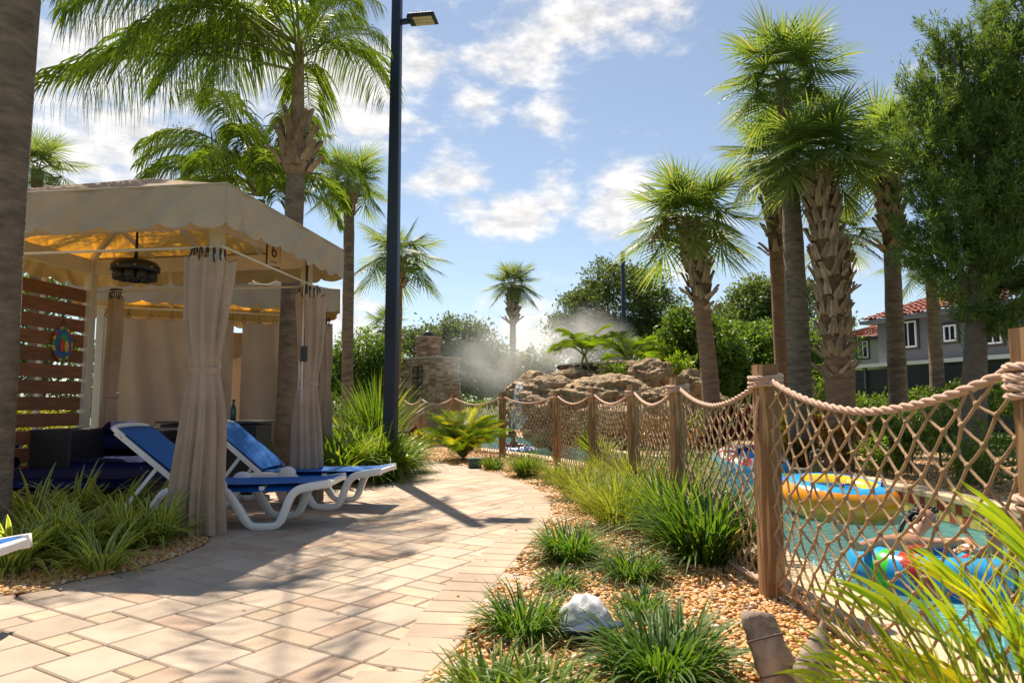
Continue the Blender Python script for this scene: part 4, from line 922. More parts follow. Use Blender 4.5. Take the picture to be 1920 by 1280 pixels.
def crown(ells, ncl, per, csize, lsize, mat, seed=1, up=.5, flat=.6, asp=.5, shell=.5, spray=0.0, name='crown', parent=None, origin=(0, 0, 0)):
    r = np.random.default_rng(seed); C_, dr = ellip_clusters(ells, ncl, r, shell); n = ncl * per; ci = np.repeat(np.arange(ncl), per); cs = r.uniform(.5, 1.3, ncl)[ci] * csize
    off = r.normal(0, .5, (n, 3)) * cs[:, None]; off[:, 2] *= flat
    if spray: t = r.uniform(-.5, 1, n)[:, None] * cs[:, None]; dd = unit(dr[ci] * .8 + np.array([0, 0, spray])); off = off * .35 + dd * t * 1.3
    P = C_[ci] + off; Dr = unit(r.normal(size=(n, 3)) + dr[ci] * .7 + np.array([0, 0, spray])); Nm = unit(r.normal(size=(n, 3)) * .7 + np.array([0, 0, up]))
    ln = lsize * r.uniform(.6, 1.3, n); V, Fc = leaf_quads(P, Dr, Nm, ln, ln * asp); V = V - np.array(origin)
    return inst(name, np_mesh(name, V, Fc, mat), parent)
def px_ells(lst, d, depth=1.0):
    """ellipsoids given by where they stand in the photograph at distance d"""
    out = []
    for e in lst:
        px, py, rx, ry = e[:4]; dd = d + (e[4] if len(e) > 4 else 0); c = D(px, py, dd); k = dd / F; out.append((c.x, c.y, c.z, rx * k, rx * k * depth, ry * k))
    return out
def tree(name, label, base, ells, ncl, per, csize, lsize, mat, seed=1, tr=.14, group='background oak trees', cat='tree', limbs=6, barkm=None, **kw):
    base = Vector(base); root = empty(name, base, label, cat, group); r = random.Random(seed); E = ells
    cz = sum(e[2] for e in E) / len(E); cx = sum(e[0] for e in E) / len(E); cy = sum(e[1] for e in E) / len(E); top = Vector((cx, cy, cz)) - base
    trunk(root, [Vector((0, 0, -.1)), top * .3, top * .65, top], [tr * 1.3, tr, tr * .8, tr * .5], barkm or m_bark, 10, .02)
    for k in range(limbs):
        e = E[k % len(E)]; st = top * r.uniform(.35, .8); en = Vector((e[0] + r.uniform(-.5, .5) * e[3], e[1] + r.uniform(-.5, .5) * e[4], e[2] + r.uniform(-.1, .6) * e[5])) - base
        q = MB(); q.tube(smooth_line([st, st.lerp(en, .4) + Vector((0, 0, .15)), en], 4), list(np.linspace(tr * .5, tr * .12, 9)), 6); q.build('limb', barkm or m_bark, root)
    crown(E, ncl, per, csize, lsize, mat, seed, parent=root, origin=base, **kw); return root
# ------------------------------------------------------------------ palms
# tall smooth palm at the left edge; its crown stands above the frame and throws fan shadows on the paving
palm('sabal_palm', 'thick smooth grey palm trunk at the left edge standing before the near cabana', (-3.86, 5.05, 0), (-3.84, 5.05, 6.9), .165, .125, m_trunk_grey, 34, 1.2, l_sabal, None, 'sabal palms', 4, emin=1.2)
fr = []
for k, (az, e, D_, sc) in enumerate([(180, 40, 1.35, 1.1), (172, 24, 1.1, 1.12), (188, 12, .9, 1.05), (195, 55, 1.7, 1.1), (205, 34, 1.4, 1.05), (-160, 48, 1.7, 1.0), (5, 40, 1.8, .42), (-73, 34, .75, .98), (-115, 62, 1.7, .8), (150, 34, 1.5, 1.0), (160, 58, 2.0, .95), (215, 35, 1.7, .95), (140, 40, 1.8, .9), (0, 50, 1.7, .42), (10, 62, 1.6, .42), (-15, 62, 1.9, .45), (30, 40, 1.7, .42), (-50, 55, 1.9, .55), (-80, 30, 1.8, .75), (70, 50, 1.8, .8), (100, 40, 1.7, .8), (120, 66, 1.9, .9), (50, 75, 1.4, .5), (250, 80, 1.3, .9), (230, 10, 1.5, .8)]):
    fr.append((math.radians(az), math.radians(e), D_, sc))
feather_palm('queen_palm', 'tall queen palm with ragged leaf bases and long drooping fronds above the cabana', (-3.08, 9.4, 0), (-3.06, 9.4, 4.5), .15, .12, m_trunk_grey, fr, l_queen, 2, 22, Lf=3.35, ll=.92, hang=3.6, nl=92, lw=.027)
fr2 = [(math.radians(a), math.radians(e), D_, s) for a, e, D_, s in [(180, 48, 1.8, 1), (165, 30, 1.6, .95), (200, 62, 2.0, 1), (150, 70, 2.0, .9), (-10, 40, 1.9, .75), (15, 62, 2.0, .8), (-40, 55, 2.0, .9), (-80, 60, 2.1, .9), (-100, 35, 1.9, .9), (-130, 58, 2.0, .95), (80, 60, 1.9, .8), (100, 75, 1.6, .8), (240, 78, 1.5, .9), (35, 80, 1.4, .8), (172, 12, 1.4, 1.0), (188, 55, 2.1, 1.05), (-150, 30, 1.8, 1.0), (-120, 15, 1.6, .9), (-45, 75, 2.1, .95), (-25, 25, 1.7, .9), (-95, 78, 2.0, 1.0), (140, 45, 2.0, .9), (5, 55, 2.2, .95), (-70, 40, 2.0, .9), (-60, 20, 1.7, .8), (-5, 15, 1.6, .7)]]
feather_palm('queen_palm', 'shorter bright queen palm drooping directly behind the near cabana roof', (-5.0, 13.2, 0), (-4.98, 13.2, 5.1), .12, .10, m_trunk_grey, fr2, l_queen, 5, 0, Lf=2.7, ll=.62, hang=2.8, nl=90, lw=.03)
def pxpalm(label, bpx, tpx, d, w0, w1, mat, nfr, rpx, fmat, boots=None, seed=1, **k):
    b = D(bpx, 757, d); t = D(tpx[0], tpx[1], d); z0 = k.pop('z0', 0); s = rpx / F * d / 1.33
    return palm('sabal_palm', label, (b.x, d, z0), t, w0 / F * d / 2, w1 / F * d / 2, mat, nfr, s, fmat, boots, seed=seed, **k)
pxpalm('sabal palm with round crown between queen palm and lamp post', 652, (655, 345), 18, 22, 20, m_trunk, 44, 88, l_sabal, (.86, .985, 26), 11, rboot=1.0)
pxpalm('sabal palm whose trunk hides behind the dark lamp post', 742, (748, 485), 22, 18, 16, m_trunk_red, 30, 104, l_sabal_far, (.80, .97, 30), 12, rboot=1.3, emin=.75)
pxpalm('small far palm peeking left of the lamp post above the oaks', 716, (722, 612), 38, 12, 10, m_trunk, 26, 52, l_sabal_far, None, 13)
pxpalm('lone slender palm with a swollen brown neck in the centre', 961, (962, 535), 31, 12, 11, m_trunk, 40, 56, l_sabal_far, (.70, .93, 46), 14, rboot=1.5)
pxpalm('palm crown half hidden behind the left edge trunk above the cabana roof', 70, (70, 320), 15, 22, 20, m_trunk, 34, 92, l_sabal_far, None, 15)
pxpalm('shortest sabal palm of the right group with dry fruit stalk on its left', 1337, (1292, 418), 14.5, 33, 27, m_trunk_red, 46, 142, l_sabal, (.64, .97, 100), 16, rboot=1.15, lean=.10, fruit=2)
pxpalm('tallest sabal palm of the right group with a smooth brown trunk', 1500, (1468, 150), 12.5, 43, 27, m_trunk, 46, 140, l_sabal, None, 17, lean=.05)
pxpalm('reddish palm trunk just left of the tallest smooth one', 1470, (1448, 300), 15, 27, 24, m_trunk_red, 36, 120, l_sabal, (.66, .97, 60), 18, rboot=1.1)
pxpalm('sabal palm with boots crisscrossing nearly all of its thick trunk', 1568, (1528, 300), 11.6, 44, 36, m_trunk_red, 50, 152, l_sabal, (.36, .98, 210), 19, rboot=1.0, lean=.12)
pxpalm('small crowned palm peeking right of the boot covered trunk', 1590, (1580, 445), 16, 26, 20, m_trunk, 30, 92, l_sabal_far, (.7, .97, 36), 20, rboot=1.0)
pxpalm('tall palm with boots under its crown standing before the grey house', 1684, (1664, 285), 13, 33, 25, m_trunk, 42, 128, l_sabal, (.66, .97, 76), 21, rboot=1.1, fruit=1)
pxpalm('short palm half hidden by the big cedar in front of the house', 1760, (1745, 500), 17, 26, 20, m_trunk, 26, 90, l_sabal_far, None, 22)
# ------------------------------------------------------------------ big cedar on the right
ce = px_ells([(1925, 10, 75, 120), (1800, 165, 85, 95), (1900, 170, 110, 130), (1755, 80, 18, 60), (1790, 100, 30, 60), (1870, 70, 40, 60), (1760, 260, 90, 100), (1850, 300, 120, 130), (1800, 400, 105, 110), (1930, 420, 120, 160), (1830, 510, 95, 90), (1900, 570, 90, 80), (1745, 470, 60, 50), (1715, 200, 35, 60), (2020, 250, 130, 330), (1850, 600, 60, 40)], 9.6, 1.0)
tree('cedar_tree', 'large dark green cedar with feathery sprays filling the right edge', (D(1812, 757, 9.7).x, 9.7, 0), ce, 2100, 90, .19, .095, l_cedar, 3, .15, 'evergreen trees', limbs=12, asp=.16, spray=.8, shell=.35, flat=1)
# ------------------------------------------------------------------ background trees
def bg(label, d, ells, mat, ncl, per=26, ls=.15, seed=1, cs=.42, grp='background oak trees', nm='oak_tree', **k):
    E = px_ells(ells, d); c = sum(e[0] for e in E) / len(E); return tree(nm, label, (c, d, 0), E, int(ncl * 1.6), int(per * 1.35), cs, ls * 1.05, mat, seed, .2, grp, **k)
bg('large rounded live oak in the centre behind the rock waterfall', 36, [(1160, 575, 95, 75), (1090, 600, 60, 50), (1235, 590, 55, 60), (1130, 530, 40, 40), (1200, 530, 50, 35), (1070, 625, 45, 35), (1180, 650, 120, 60)], l_oak, 620, 34, .17, 31, .55)
bg('grey green oak behind the stone fireplace chimney', 40, [(835, 640, 75, 45), (790, 660, 60, 50), (880, 650, 60, 55), (920, 690, 60, 50), (860, 700, 110, 50)], l_oak_grey, 420, 30, .2, 32, .6)
bg('hazy oak fading into the mist right of the slender palm', 42, [(1010, 680, 45, 30), (960, 700, 60, 30)], l_oak_grey, 120, 28, .22, 33, .6)
bg('dark green oak between the spindly palm and the lamp post', 32, [(680, 665, 55, 45), (640, 700, 60, 40), (720, 700, 40, 50), (665, 720, 60, 40)], l_hedge, 320, 30, .16, 34, .5)
bg('low green trees left of the palm above the dark rail fence', 38, [(610, 712, 40, 30), (585, 725, 40, 30)], l_hedge, 130, 26, .18, 35, .5)
bg('dark oak behind the short palm of the right group', 30, [(1420, 575, 50, 55), (1380, 620, 60, 55), (1460, 590, 50, 60), (1500, 560, 35, 45)], l_oak, 420, 32, .15, 36, .5)
bg('dense leafy tree at the far right of the hedge before the beige house', 26, [(1430, 660, 80, 60), (1500, 680, 70, 70), (1370, 670, 60, 70), (1460, 720, 110, 50), (1560, 640, 35, 90)], l_hedge, 620, 34, .14, 37, .42)
bg('crape myrtle with a few pink blossoms behind the right rocks', 24, [(1290, 620, 50, 45), (1330, 660, 70, 60), (1260, 670, 50, 50), (1290, 720, 80, 40)], l_hedge, 460, 32, .13, 38, .36, 'background shrubs and small trees', 'crape_myrtle')
bg('tall green thicket beside the cedar in front of the grey house', 17, [(1850, 745, 120, 28), (1760, 755, 90, 22), (1640, 765, 80, 18)], l_hedge, 330, 26, .09, 39, .22, 'clipped hedges', 'hedge', cat='hedge', limbs=3)
bg('yellow green shrub mass under the slatted screen at the left', 11.5, [(60, 830, 90, 60), (150, 850, 60, 40), (0, 800, 80, 60)], l_yellow, 150, 26, .09, 40, .25, 'background shrubs and small trees', 'shrub', cat='shrub', limbs=2)
bg('dark tree crown seen under the rear valance left of the cabana', 24, [(60, 540, 90, 30), (150, 520, 50, 30), (0, 600, 120, 100), (120, 700, 120, 80)], l_oak, 300, 28, .16, 41, .5)
bg('distant bush row beyond the fireplace and pool deck', 46, [(560, 735, 60, 25), (700, 738, 70, 22), (1000, 735, 90, 22), (900, 740, 60, 22)], l_hedge, 260, 24, .2, 42, .5, 'clipped hedges', 'hedge', cat='hedge', limbs=2)
# ------------------------------------------------------------------ shrubs and clumps
def shrub(label, x, y, ells, mat, ncl, per, ls, seed, cs=.10, asp=.35, cat='shrub', nm='shrub', grp='planting bed shrubs', limbs=4, **k):
    E = [(x + a, y + b, c, e, f, g) for a, b, c, e, f, g in ells]; return tree(nm, label, (x, y, 0), E, ncl, per, cs, ls, mat, seed, .02, grp, cat, limbs, asp=asp, **k)
def pshrub(label, px, py, w, h, d, mat, ncl=60, per=22, ls=.07, seed=1, **k):
    c = D(px, py, d); rx = w / F * d / 2; rz = h / F * d / 2
    return shrub(label, c.x, d, [(0, 0, c.z, rx, rx * .8, rz), (rx * .4, 0, c.z - rz * .3, rx * .7, rx * .7, rz * .8), (-rx * .4, 0, c.z - rz * .3, rx * .7, rx * .7, rz * .8)], mat, ncl, per, ls, seed, cs=rx * .35, **k)
for i, (lb, px, py, w, h, d, mt) in enumerate([
 ('red leaved cordyline seen through the net left of the knotted post', 1385, 785, 60, 60, 14.0, l_red), ('red and bronze croton beside the middle palm trunks', 1525, 790, 70, 60, 13.2, l_croton),
 ('orange croton shrub in front of the boot covered palm', 1585, 820, 90, 90, 11.3, l_croton), ('golden yellow shrub at the foot of the red cordyline', 1450, 800, 60, 60, 13.5, l_yellow),
 ('bronze croton low beside the pool edge behind the child', 1505, 845, 60, 40, 12.3, l_croton), ('olive shrub right of the orange croton', 1660, 845, 90, 70, 10.6, l_bright),
 ('light green shrub behind the orange croton', 1640, 790, 70, 60, 13.0, l_bright), ('dark shrub right of the pool tiles under the cedar', 1850, 850, 130, 110, 9.0, l_hedge),
 ('dark bushy shrub below the tall palm by the house', 1700, 800, 90, 60, 12.4, l_hedge), ('red tinted shrub seen through the net before the rocks', 1240, 800, 90, 60, 15.5, l_croton),
 ('yellow green shrub by the rock foot', 1330, 790, 60, 60, 15.0, l_bright), ('low orange croton in front of the rocks behind the net', 1300, 830, 70, 40, 14.2, l_croton),
 ('dark maroon shrub at the palm trunk foot', 1350, 815, 50, 60, 13.4, l_red), ('small green and yellow shrub right of the lamp post', 788, 828, 40, 36, 17.5, l_yellow), ('dark maroon shrub right of the lamp post', 764, 815, 32, 44, 17.9, l_red),
 ('glossy bush left of the spindly palm base', 615, 770, 70, 70, 15.5, l_bright), ('glossy green bush behind the strappy bushes by the lamp', 690, 760, 70, 80, 15.0, l_bright), ('dark bush at the foot of the small palm near the house', 1560, 775, 60, 50, 13.8, l_hedge),
 ('green shrub under the far cedar branches behind the pool', 1760, 800, 90, 60, 11.4, l_hedge)]):
    pshrub(lb, px, py, w, h, d, mt, 60, 24, .085 if d < 12 else .11, 60 + i)
def lance(label, px, py, w, h, d, mat, seed):
    c = D(px, py, d); k = d / F; root = empty('oleander', (c.x, d, 0), label, 'shrub', 'planting bed shrubs'); r = np.random.default_rng(seed); ns = 46; parts = []
    for s in range(ns):
        b = np.array([r.normal(0, w * k * .10), r.normal(0, w * k * .1), 0]); tp = np.array([r.normal(0, w * k * .30), r.normal(0, w * k * .26), (c.z + h * k * .5) * r.uniform(.55, 1.0)]); m_ = 30
        t = r.uniform(.35, 1.0, m_)[:, None]; P = b + (tp - b) * t; az = r.uniform(0, 6.28, m_); parts.append(strips(P, az, r.uniform(.1, 1.1, m_), r.uniform(.10, .17, m_), np.full(m_, .020), r.uniform(.3, .9, m_), 3, .2))
    V, Fc, UV = join(parts); inst('foliage', np_mesh('foliage', V, Fc, mat, UV), root); q = MB()
    for s in range(10): q.tube([(0, 0, 0), (r.normal(0, w * k * .12), r.normal(0, w * k * .1), c.z + h * k * .2)], .008, 4)
    q.build('stems', m_bark, root, kind='stuff'); return root
lance('tall narrow leaved light green shrub behind the near net panel', 1790, 795, 170, 150, 10.3, l_hedge, 5)
lance('narrow leaved shrub left of the tall one by the pool edge', 1705, 810, 90, 110, 10.9, l_hedge, 6)
lance('fresh green upright bush between the palm trunks', 1530, 735, 60, 110, 16, l_bright, 7)
def clump(name, label, x, y, n, ln, wd, mat, seed, e=(55, 88), droop=(.7, 1.9), R_=.08, group='strap leaved clumps', sec=6, cat='plant', fold=.25, z=0, twist=.0):
    r = np.random.default_rng(seed); th = r.uniform(0, 6.283, n); rr = R_ * np.sqrt(r.uniform(0, 1, n)); base = np.stack([rr * np.cos(th), rr * np.sin(th), np.zeros(n)], 1)
    az = th + r.normal(0, .5, n); q = r.uniform(0, 1, n); V, Fc, UV = strips(base, az, np.radians(e[0] + (e[1] - e[0]) * q), ln * r.uniform(.6, 1.1, n), wd * r.uniform(.7, 1.2, n), droop[0] + (droop[1] - droop[0]) * r.uniform(0, 1, n), sec, fold, twist=twist)
    o = inst(name, np_mesh(name, V, Fc, mat, UV), None, (x, y, z)); return tag(o, label, cat, group)
LIR = [(985, 1185, .26, 200, .010, 'dark liriope clump left of the white cap'), (1245, 1275, .33, 280, .0125, 'largest liriope clump in the foreground right of the white cap'), (1072, 1048, .32, 300, .010, 'liriope clump at the widest bend of the path'),
 (1188, 1085, .25, 220, .009, 'liriope clump just left of the broad leaved clump'), (1205, 1150, .17, 110, .010, 'small liriope clump behind the largest one'), (1050, 1100, .16, 100, .009, 'small liriope tuft behind the white cap by the path'),
 (930, 1320, .22, 150, .012, 'bright clump at the bottom edge beside the path'), (1020, 1330, .22, 150, .012, 'pale green clump at the bottom edge left of the largest clump')]
for i, (px, py, ln, n, wd, lb) in enumerate(LIR):
    g = G(px, py); clump('liriope', lb, g.x, g.y, int(n * 1.8), ln * 1.1, wd, l_liriope if i < 6 else l_flax, 200 + i, (38, 88), (.6, 1.9), .06 + ln * .28, 'liriope clumps along the gravel bed')
FLX = [(1325, 1050, .46, 210, .021, l_liriope, 'broad leaved dark clump beside the knotted timber post'), (1265, 1010, .48, 190, .016, l_flax, 'tall arching clump left of the broad leaved one'), (1160, 985, .42, 200, .009, l_grass, 'yellowish grassy clump in the middle of the gravel bed'),
 (1085, 935, .36, 210, .010, l_grass, 'grassy clump near the path below the thin fence post'), (1200, 935, .50, 260, .010, l_grass, 'wispy grass clump against the net fence'), (990, 893, .32, 240, .012, l_flax, 'round flax clump nearest the landscape box'),
 (925, 880, .22, 120, .012, l_flax, 'little flax tuft beside the landscape box'), (1040, 905, .30, 150, .010, l_grass, 'dry tipped grass tuft at the net foot'), (1290, 960, .50, 180, .009, l_grass, 'feathery grass by the second fence post'), (1130, 905, .40, 170, .009, l_grass, 'wispy grass tuft around the spiky palm'),
 (1240, 905, .42, 140, .012, l_flax, 'flax clump at the foot of the leaning fence post'), (1120, 955, .34, 200, .009, l_grass, 'short grass tuft just above the dark liriope by the path'), (1225, 975, .42, 180, .013, l_flax, 'flax clump in the middle of the dense strappy band'), (1175, 905, .42, 180, .010, l_grass, 'thin grass clump behind the middle grasses'), (1305, 905, .46, 150, .013, l_flax, 'tall flax clump touching the net behind the second post'), (1275, 940, .40, 170, .016, l_liriope, 'dark strap clump behind the tall arching one'), (1370, 1010, .40, 120, .014, l_liriope, 'dark clump leaning on the near net panel')]
for i, (px, py, ln, n, wd, mt, lb) in enumerate(FLX):
    g = G(px, py); clump('flax_lily', lb, g.x, g.y, int(n * 2.2), ln * 1.42, wd, mt, 300 + i, (45, 89), (.3, 1.5), .08 + ln * .24, 'flax lily and grass clumps by the net fence')
for i, (px, py, ln, n) in enumerate([(20, 1075, .45, 90), (95, 1050, .50, 100), (60, 1000, .55, 90), (165, 1040, .48, 100), (140, 985, .55, 90), (235, 1030, .45, 90), (220, 985, .52, 90), (295, 1020, .42, 90), (285, 985, .45, 80), (330, 1000, .34, 60), (5, 980, .5, 70), (190, 1070, .36, 60)]):
    g = G(px, py); nm = ['front row leftmost', 'front row second', 'back row left', 'centre front', 'centre back', 'right of centre front', 'right of centre back', 'near the paved corner', 'behind the corner one', 'smallest by the curtain', 'against the grey trunk', 'lowest along the paving edge'][i]
    clump('variegated_flax', 'variegated strap leaved clump, %s of the left bed' % nm, g.x, g.y, int(n * 1.15), ln * 1.08, .036, l_varieg, 400 + i, (35, 88), (.4, 1.7), .09, 'variegated clumps in the left bed', z=.01)
B3 = [(520, 900, .45, 'small strappy bush left of the rear gathered curtain'), (628, 905, .62, 'strappy bush right of the rear gathered curtain'), (672, 893, .66, 'strappy bush in the middle by the lamp'), (715, 898, .58, 'strappy bush hiding the lamp post foot'), (650, 870, .62, 'strappy bush behind the middle one'), (745, 885, .46, 'lowest strappy bush spilling on the path'), (700, 870, .6, 'rear strappy bush just behind the lamp post foot')]
for i, (px, py, ln, lb) in enumerate(B3):
    g = G(px, py); clump('strap_bush', lb, g.x, g.y, 520, ln * 1.55, .030, l_flax if i % 2 else l_hedge if i == 0 else l_bright, 500 + i, (40, 88), (.5, 1.9), .24, 'strappy bushes around the lamp post', z=.0)
clump('ponytail_plant', 'tall spiky green plant arching above the strappy bushes', G(690, 872).x, G(690, 872).y + .8, 260, 1.75, .026, l_flax, 540, (62, 89), (.2, 1.0), .14, 'spiky accent plants')
clump('ponytail_plant', 'second spiky plant nearer the thin palm trunk', G(640, 872).x, G(640, 872).y + .9, 200, 1.35, .024, l_flax, 541, (50, 89), (.4, 1.4), .14, 'spiky accent plants')
def fan_plant(label, x, y, z0, nf, ln, mat, seed):
    root = empty('young_fan_palm', (x, y, 0), label, 'plant', 'spiky accent plants'); r = np.random.default_rng(seed)
    for k in range(nf):
        a = r.uniform(0, 6.28); m_ = 14; th = a + np.linspace(-.8, .8, m_); base = np.tile([[.02 * math.cos(a), .02 * math.sin(a), z0]], (m_, 1)); V, Fc, UV = strips(base, th, np.full(m_, r.uniform(.7, 1.35)) + r.normal(0, .08, m_), ln * r.uniform(.8, 1.05, m_), np.full(m_, .024), r.uniform(.0, .5, m_), 4, .35)
        inst('frond', np_mesh('frond', V, Fc, mat, UV), root)
    MB().tube([(0, 0, 0), (0, 0, z0)], .03, 8).build('stem', m_bark, root); return root
g = G(1128, 893); fan_plant('bright spiky young fan palm standing against the net fence', g.x, g.y, .22, 8, .62, l_bright, 3)
def feather_bush(name, label, x, y, specs, mat, seed, ll=.22, lw=.016, L_=1.0, hang=.5, v=.35, grp='feather leaved palms', z0=0, nl=34, spread=.75, cat='palm', trunk_h=0, rr=.012):
    root = empty(name, (x, y, 0), label, cat, grp)
    for k, (az, e, D_, sc) in enumerate(specs):
        inst('frond', pinnate(math.radians(e), seed + k, mat if not isinstance(mat, list) else mat[k % len(mat)], L_, D_, nl, ll, lw, hang, v, .22, 1, rr, 4, spread), root, (.04 * math.cos(math.radians(az)), .04 * math.sin(math.radians(az)), z0), (0, 0, math.radians(az)), sc)
    if trunk_h: 
        for k in range(3 if z0 == 0 else 1): MB().tube([(.06 * math.cos(k * 2) * (z0 == 0), .06 * math.sin(k * 2) * (z0 == 0), 0), (0, 0, trunk_h)], [.03, .022], 8).build('stem', m_petiole, root)
    return root
rr_ = random.Random(9)
g = G(868, 862); feather_bush('pygmy_date_palm', 'bushy pygmy date palm with yellowing fronds at the net fence', g.x, g.y, [(k * 137.5, 38 + 50 * rr_.random(), .7 + rr_.random() * .9, .66 + .46 * rr_.random()) for k in range(120)], [l_bright, l_flax, l_bright, l_yellow], 700, .21, .011, 1.05, .8, .6, trunk_h=.12, z0=.06, nl=46, rr=.006)
sp_ = [(163, 62, 1.35, 1.10), (150, 48, 1.3, 1.05), (176, 38, 1.1, .95), (135, 70, 1.3, 1.1), (120, 80, 1.0, 1.0), (100, 74, 1.2, 1.05), (85, 82, .9, 1.15), (60, 70, 1.1, 1.1), (75, 58, 1.3, .95), (35, 62, 1.2, 1.0), (195, 55, 1.3, .9), (110, 56, 1.4, .9), (10, 75, 1.1, 1.0), (140, 30, .9, .75)]
feather_bush('areca_palm', 'blurry bright areca palm fronds in the lower right foreground', 1.46, 1.62, sp_, [l_fore, l_fore, l_yellow], 800, .30, .0115, .74, .5, .5, nl=24, spread=.5, grp='foreground areca palm', trunk_h=.2)
# ------------------------------------------------------------------ rock waterfall
m_rock = M('rock', (.24, .145, .075), .85, .5, 4.5, 1.0, 8, col2=(.56, .40, .235), dist=.16)
m_rockd = M('rock_dark', (.09, .065, .05), .85, .4, 3, .8, 12, dist=.04)
def boulder(name, c, rad, seed, mat, parent=None, origin=Vector((0, 0, 0)), sub=5, amp=.44):
    bm = bmesh.new(); bmesh.ops.create_icosphere(bm, subdivisions=sub, radius=1)
    for v in bm.verts:
        p = v.co * 1.15 + Vector((seed * 7.3, seed * 1.7, 0)); n = mnoise.noise(p) * amp + (.4 - abs(mnoise.noise(p * 2.3))) * amp * .85 + (.3 - abs(mnoise.noise(p * 5.1))) * amp * .42 + -abs(mnoise.noise(p * 9)) * amp * .22
        r = 1 + n; v.co = Vector((v.co.x * rad[0] * r, v.co.y * rad[1] * r, v.co.z * rad[2] * r)) + c - origin
    me = bpy.data.meshes.new(name); bm.to_mesh(me); bm.free(); me.materials.append(mat); me.polygons.foreach_set('use_smooth', [True] * len(me.polygons)); return inst(name, me, parent)
RO = Vector((2.4, 19.5, 0)); rk = empty('rock_waterfall', RO, 'tan artificial boulder mound with a small waterfall and palms on top behind the net fence', 'rock waterfall')
for i, (px, py, rx, ry, d, dk) in enumerate([(1045, 752, 78, 42, 20, 0), (1003, 738, 46, 34, 20.8, 0), (1135, 745, 84, 36, 19, 0), (1190, 704, 72, 27, 21.2, 0), (1236, 712, 52, 34, 20, 0), (1298, 738, 38, 38, 17.4, 0), (1252, 755, 46, 26, 17.9, 0), (1085, 712, 55, 20, 21.5, 0), (1118, 692, 52, 15, 22.3, 1), (1075, 800, 90, 50, 19.4, 0), (1190, 800, 100, 50, 18.2, 0), (1290, 800, 52, 46, 17.2, 0), (1160, 722, 40, 18, 19.8, 0), (1330, 770, 34, 30, 17.8, 0)]):
    c = D(px, py, d); k = d / F; boulder('boulder', c, (rx * k, rx * k * .8, ry * k), i + 1, m_rockd if dk else m_rock, rk, RO)
def fallM():
    m, t, b = new_mat('falling_water'); tc = nn(t, 'ShaderNodeTexCoord'); mp = nn(t, 'ShaderNodeMapping', {'Vector': tc.outputs['Object'], 'Scale': (18, 18, 1.5)}); no = nn(t, 'ShaderNodeTexNoise', {'Vector': mp.outputs[0], 'Scale': 1.0, 'Detail': 4.0})
    mr = nn(t, 'ShaderNodeMapRange', {'Value': no.outputs[0], 'From Min': .38, 'From Max': .62}); b.inputs['Base Color'].default_value = (.8, .85, .88, 1); b.inputs['Roughness'].default_value = .25
    tr = nn(t, 'ShaderNodeBsdfTransparent'); ms = nn(t, 'ShaderNodeMixShader', {0: mr.outputs[0], 1: tr.outputs[0], 2: b.outputs[0]}); t.links.new(ms.outputs[0], t.nodes['Material Output'].inputs[0]); return m
m_fall = fallM(); q = MB(); P0 = D(972, 716, 20.0) - RO
for (dx, w) in ((-.02, .22), (.20, .16), (.36, .10)):
    for i in range(8):
        s0, s1 = i / 8, (i + 1) / 8; f = lambda s: P0 + Vector((dx - .42 * s ** .6 * .5, -.75 * s ** .55, -1.35 * s ** 1.4)); a, b_ = f(s0), f(s1); q.add([a, a + Vector((w, 0, 0)), b_ + Vector((w * 1.2, 0, 0)), b_], [(0, 1, 2, 3)], 0, True)
q.build('waterfall', m_fall, rk)
for i, (px, py, s, lb) in enumerate([(1096, 698, 1.25, 'twin stemmed small palm growing on the rock mound left side'), (1180, 690, 1.35, 'arching yellow green palm behind the rock mound right side')]):
    c = D(px, py, 21.3 + i); r2 = random.Random(40 + i)
    pr = feather_bush('small_palm', lb, c.x, c.y, [(k * 137.5, 35 + 45 * r2.random(), 1.1 + .8 * r2.random(), s * (.75 + .3 * r2.random())) for k in range(15)], [l_bright, l_flax], 900 + i * 40, .34, .032, 1.0, .5, .3, nl=26, trunk_h=0, z0=.0, grp='small palms on the rocks')
    pr.location.z = c.z + (.55 if i == 0 else .15)
    for dx in ((-.12, .12) if i == 0 else (0,)): MB().tube([(dx * 2, 0, -.95), (dx, 0, -.4), (0, 0, .05)], [.05, .04, .03], 8).build('stem', m_petiole, pr)
pshrub('low ferny plant tucked between the upper rocks', 1155, 690, 60, 22, 20.3, l_bright, 20, 20, .14, 81); pshrub('leafy shrub with yellow tips at the right rock end', 1275, 682, 50, 40, 19.5, l_bright, 40, 20, .14, 82)
pshrub('bright leafy bush behind the rock mound', 1235, 660, 70, 50, 23.5, l_bright, 60, 20, .16, 83)
# ------------------------------------------------------------------ mist
def mistM(name, dens):
    m, t, b = new_mat(name); t.nodes.remove(b); tc = nn(t, 'ShaderNodeTexCoord'); ln = nn(t, 'ShaderNodeVectorMath', {0: tc.outputs['Object']}, operation='LENGTH')
    fo_ = nn(t, 'ShaderNodeMapRange', {'Value': ln.outputs['Value'], 'From Min': 1.0, 'From Max': .15}, interpolation_type='SMOOTHSTEP')
    no = nn(t, 'ShaderNodeTexNoise', {'Vector': tc.outputs['Object'], 'Scale': 1.9, 'Detail': 4.0, 'Roughness': .55, 'Distortion': .6}); nr = nn(t, 'ShaderNodeMapRange', {'Value': no.outputs[0], 'From Min': .38, 'From Max': .68})
    a = nn(t, 'ShaderNodeMath', {0: fo_.outputs[0], 1: nr.outputs[0]}, operation='MULTIPLY'); a = nn(t, 'ShaderNodeMath', {0: a.outputs[0], 1: dens}, operation='MULTIPLY')
    v = nn(t, 'ShaderNodeVolumePrincipled', {'Color': (.96, .95, .93, 1), 'Density': a.outputs[0], 'Anisotropy': .35}); t.links.new(v.outputs[0], t.nodes['Material Output'].inputs['Volume']); return m
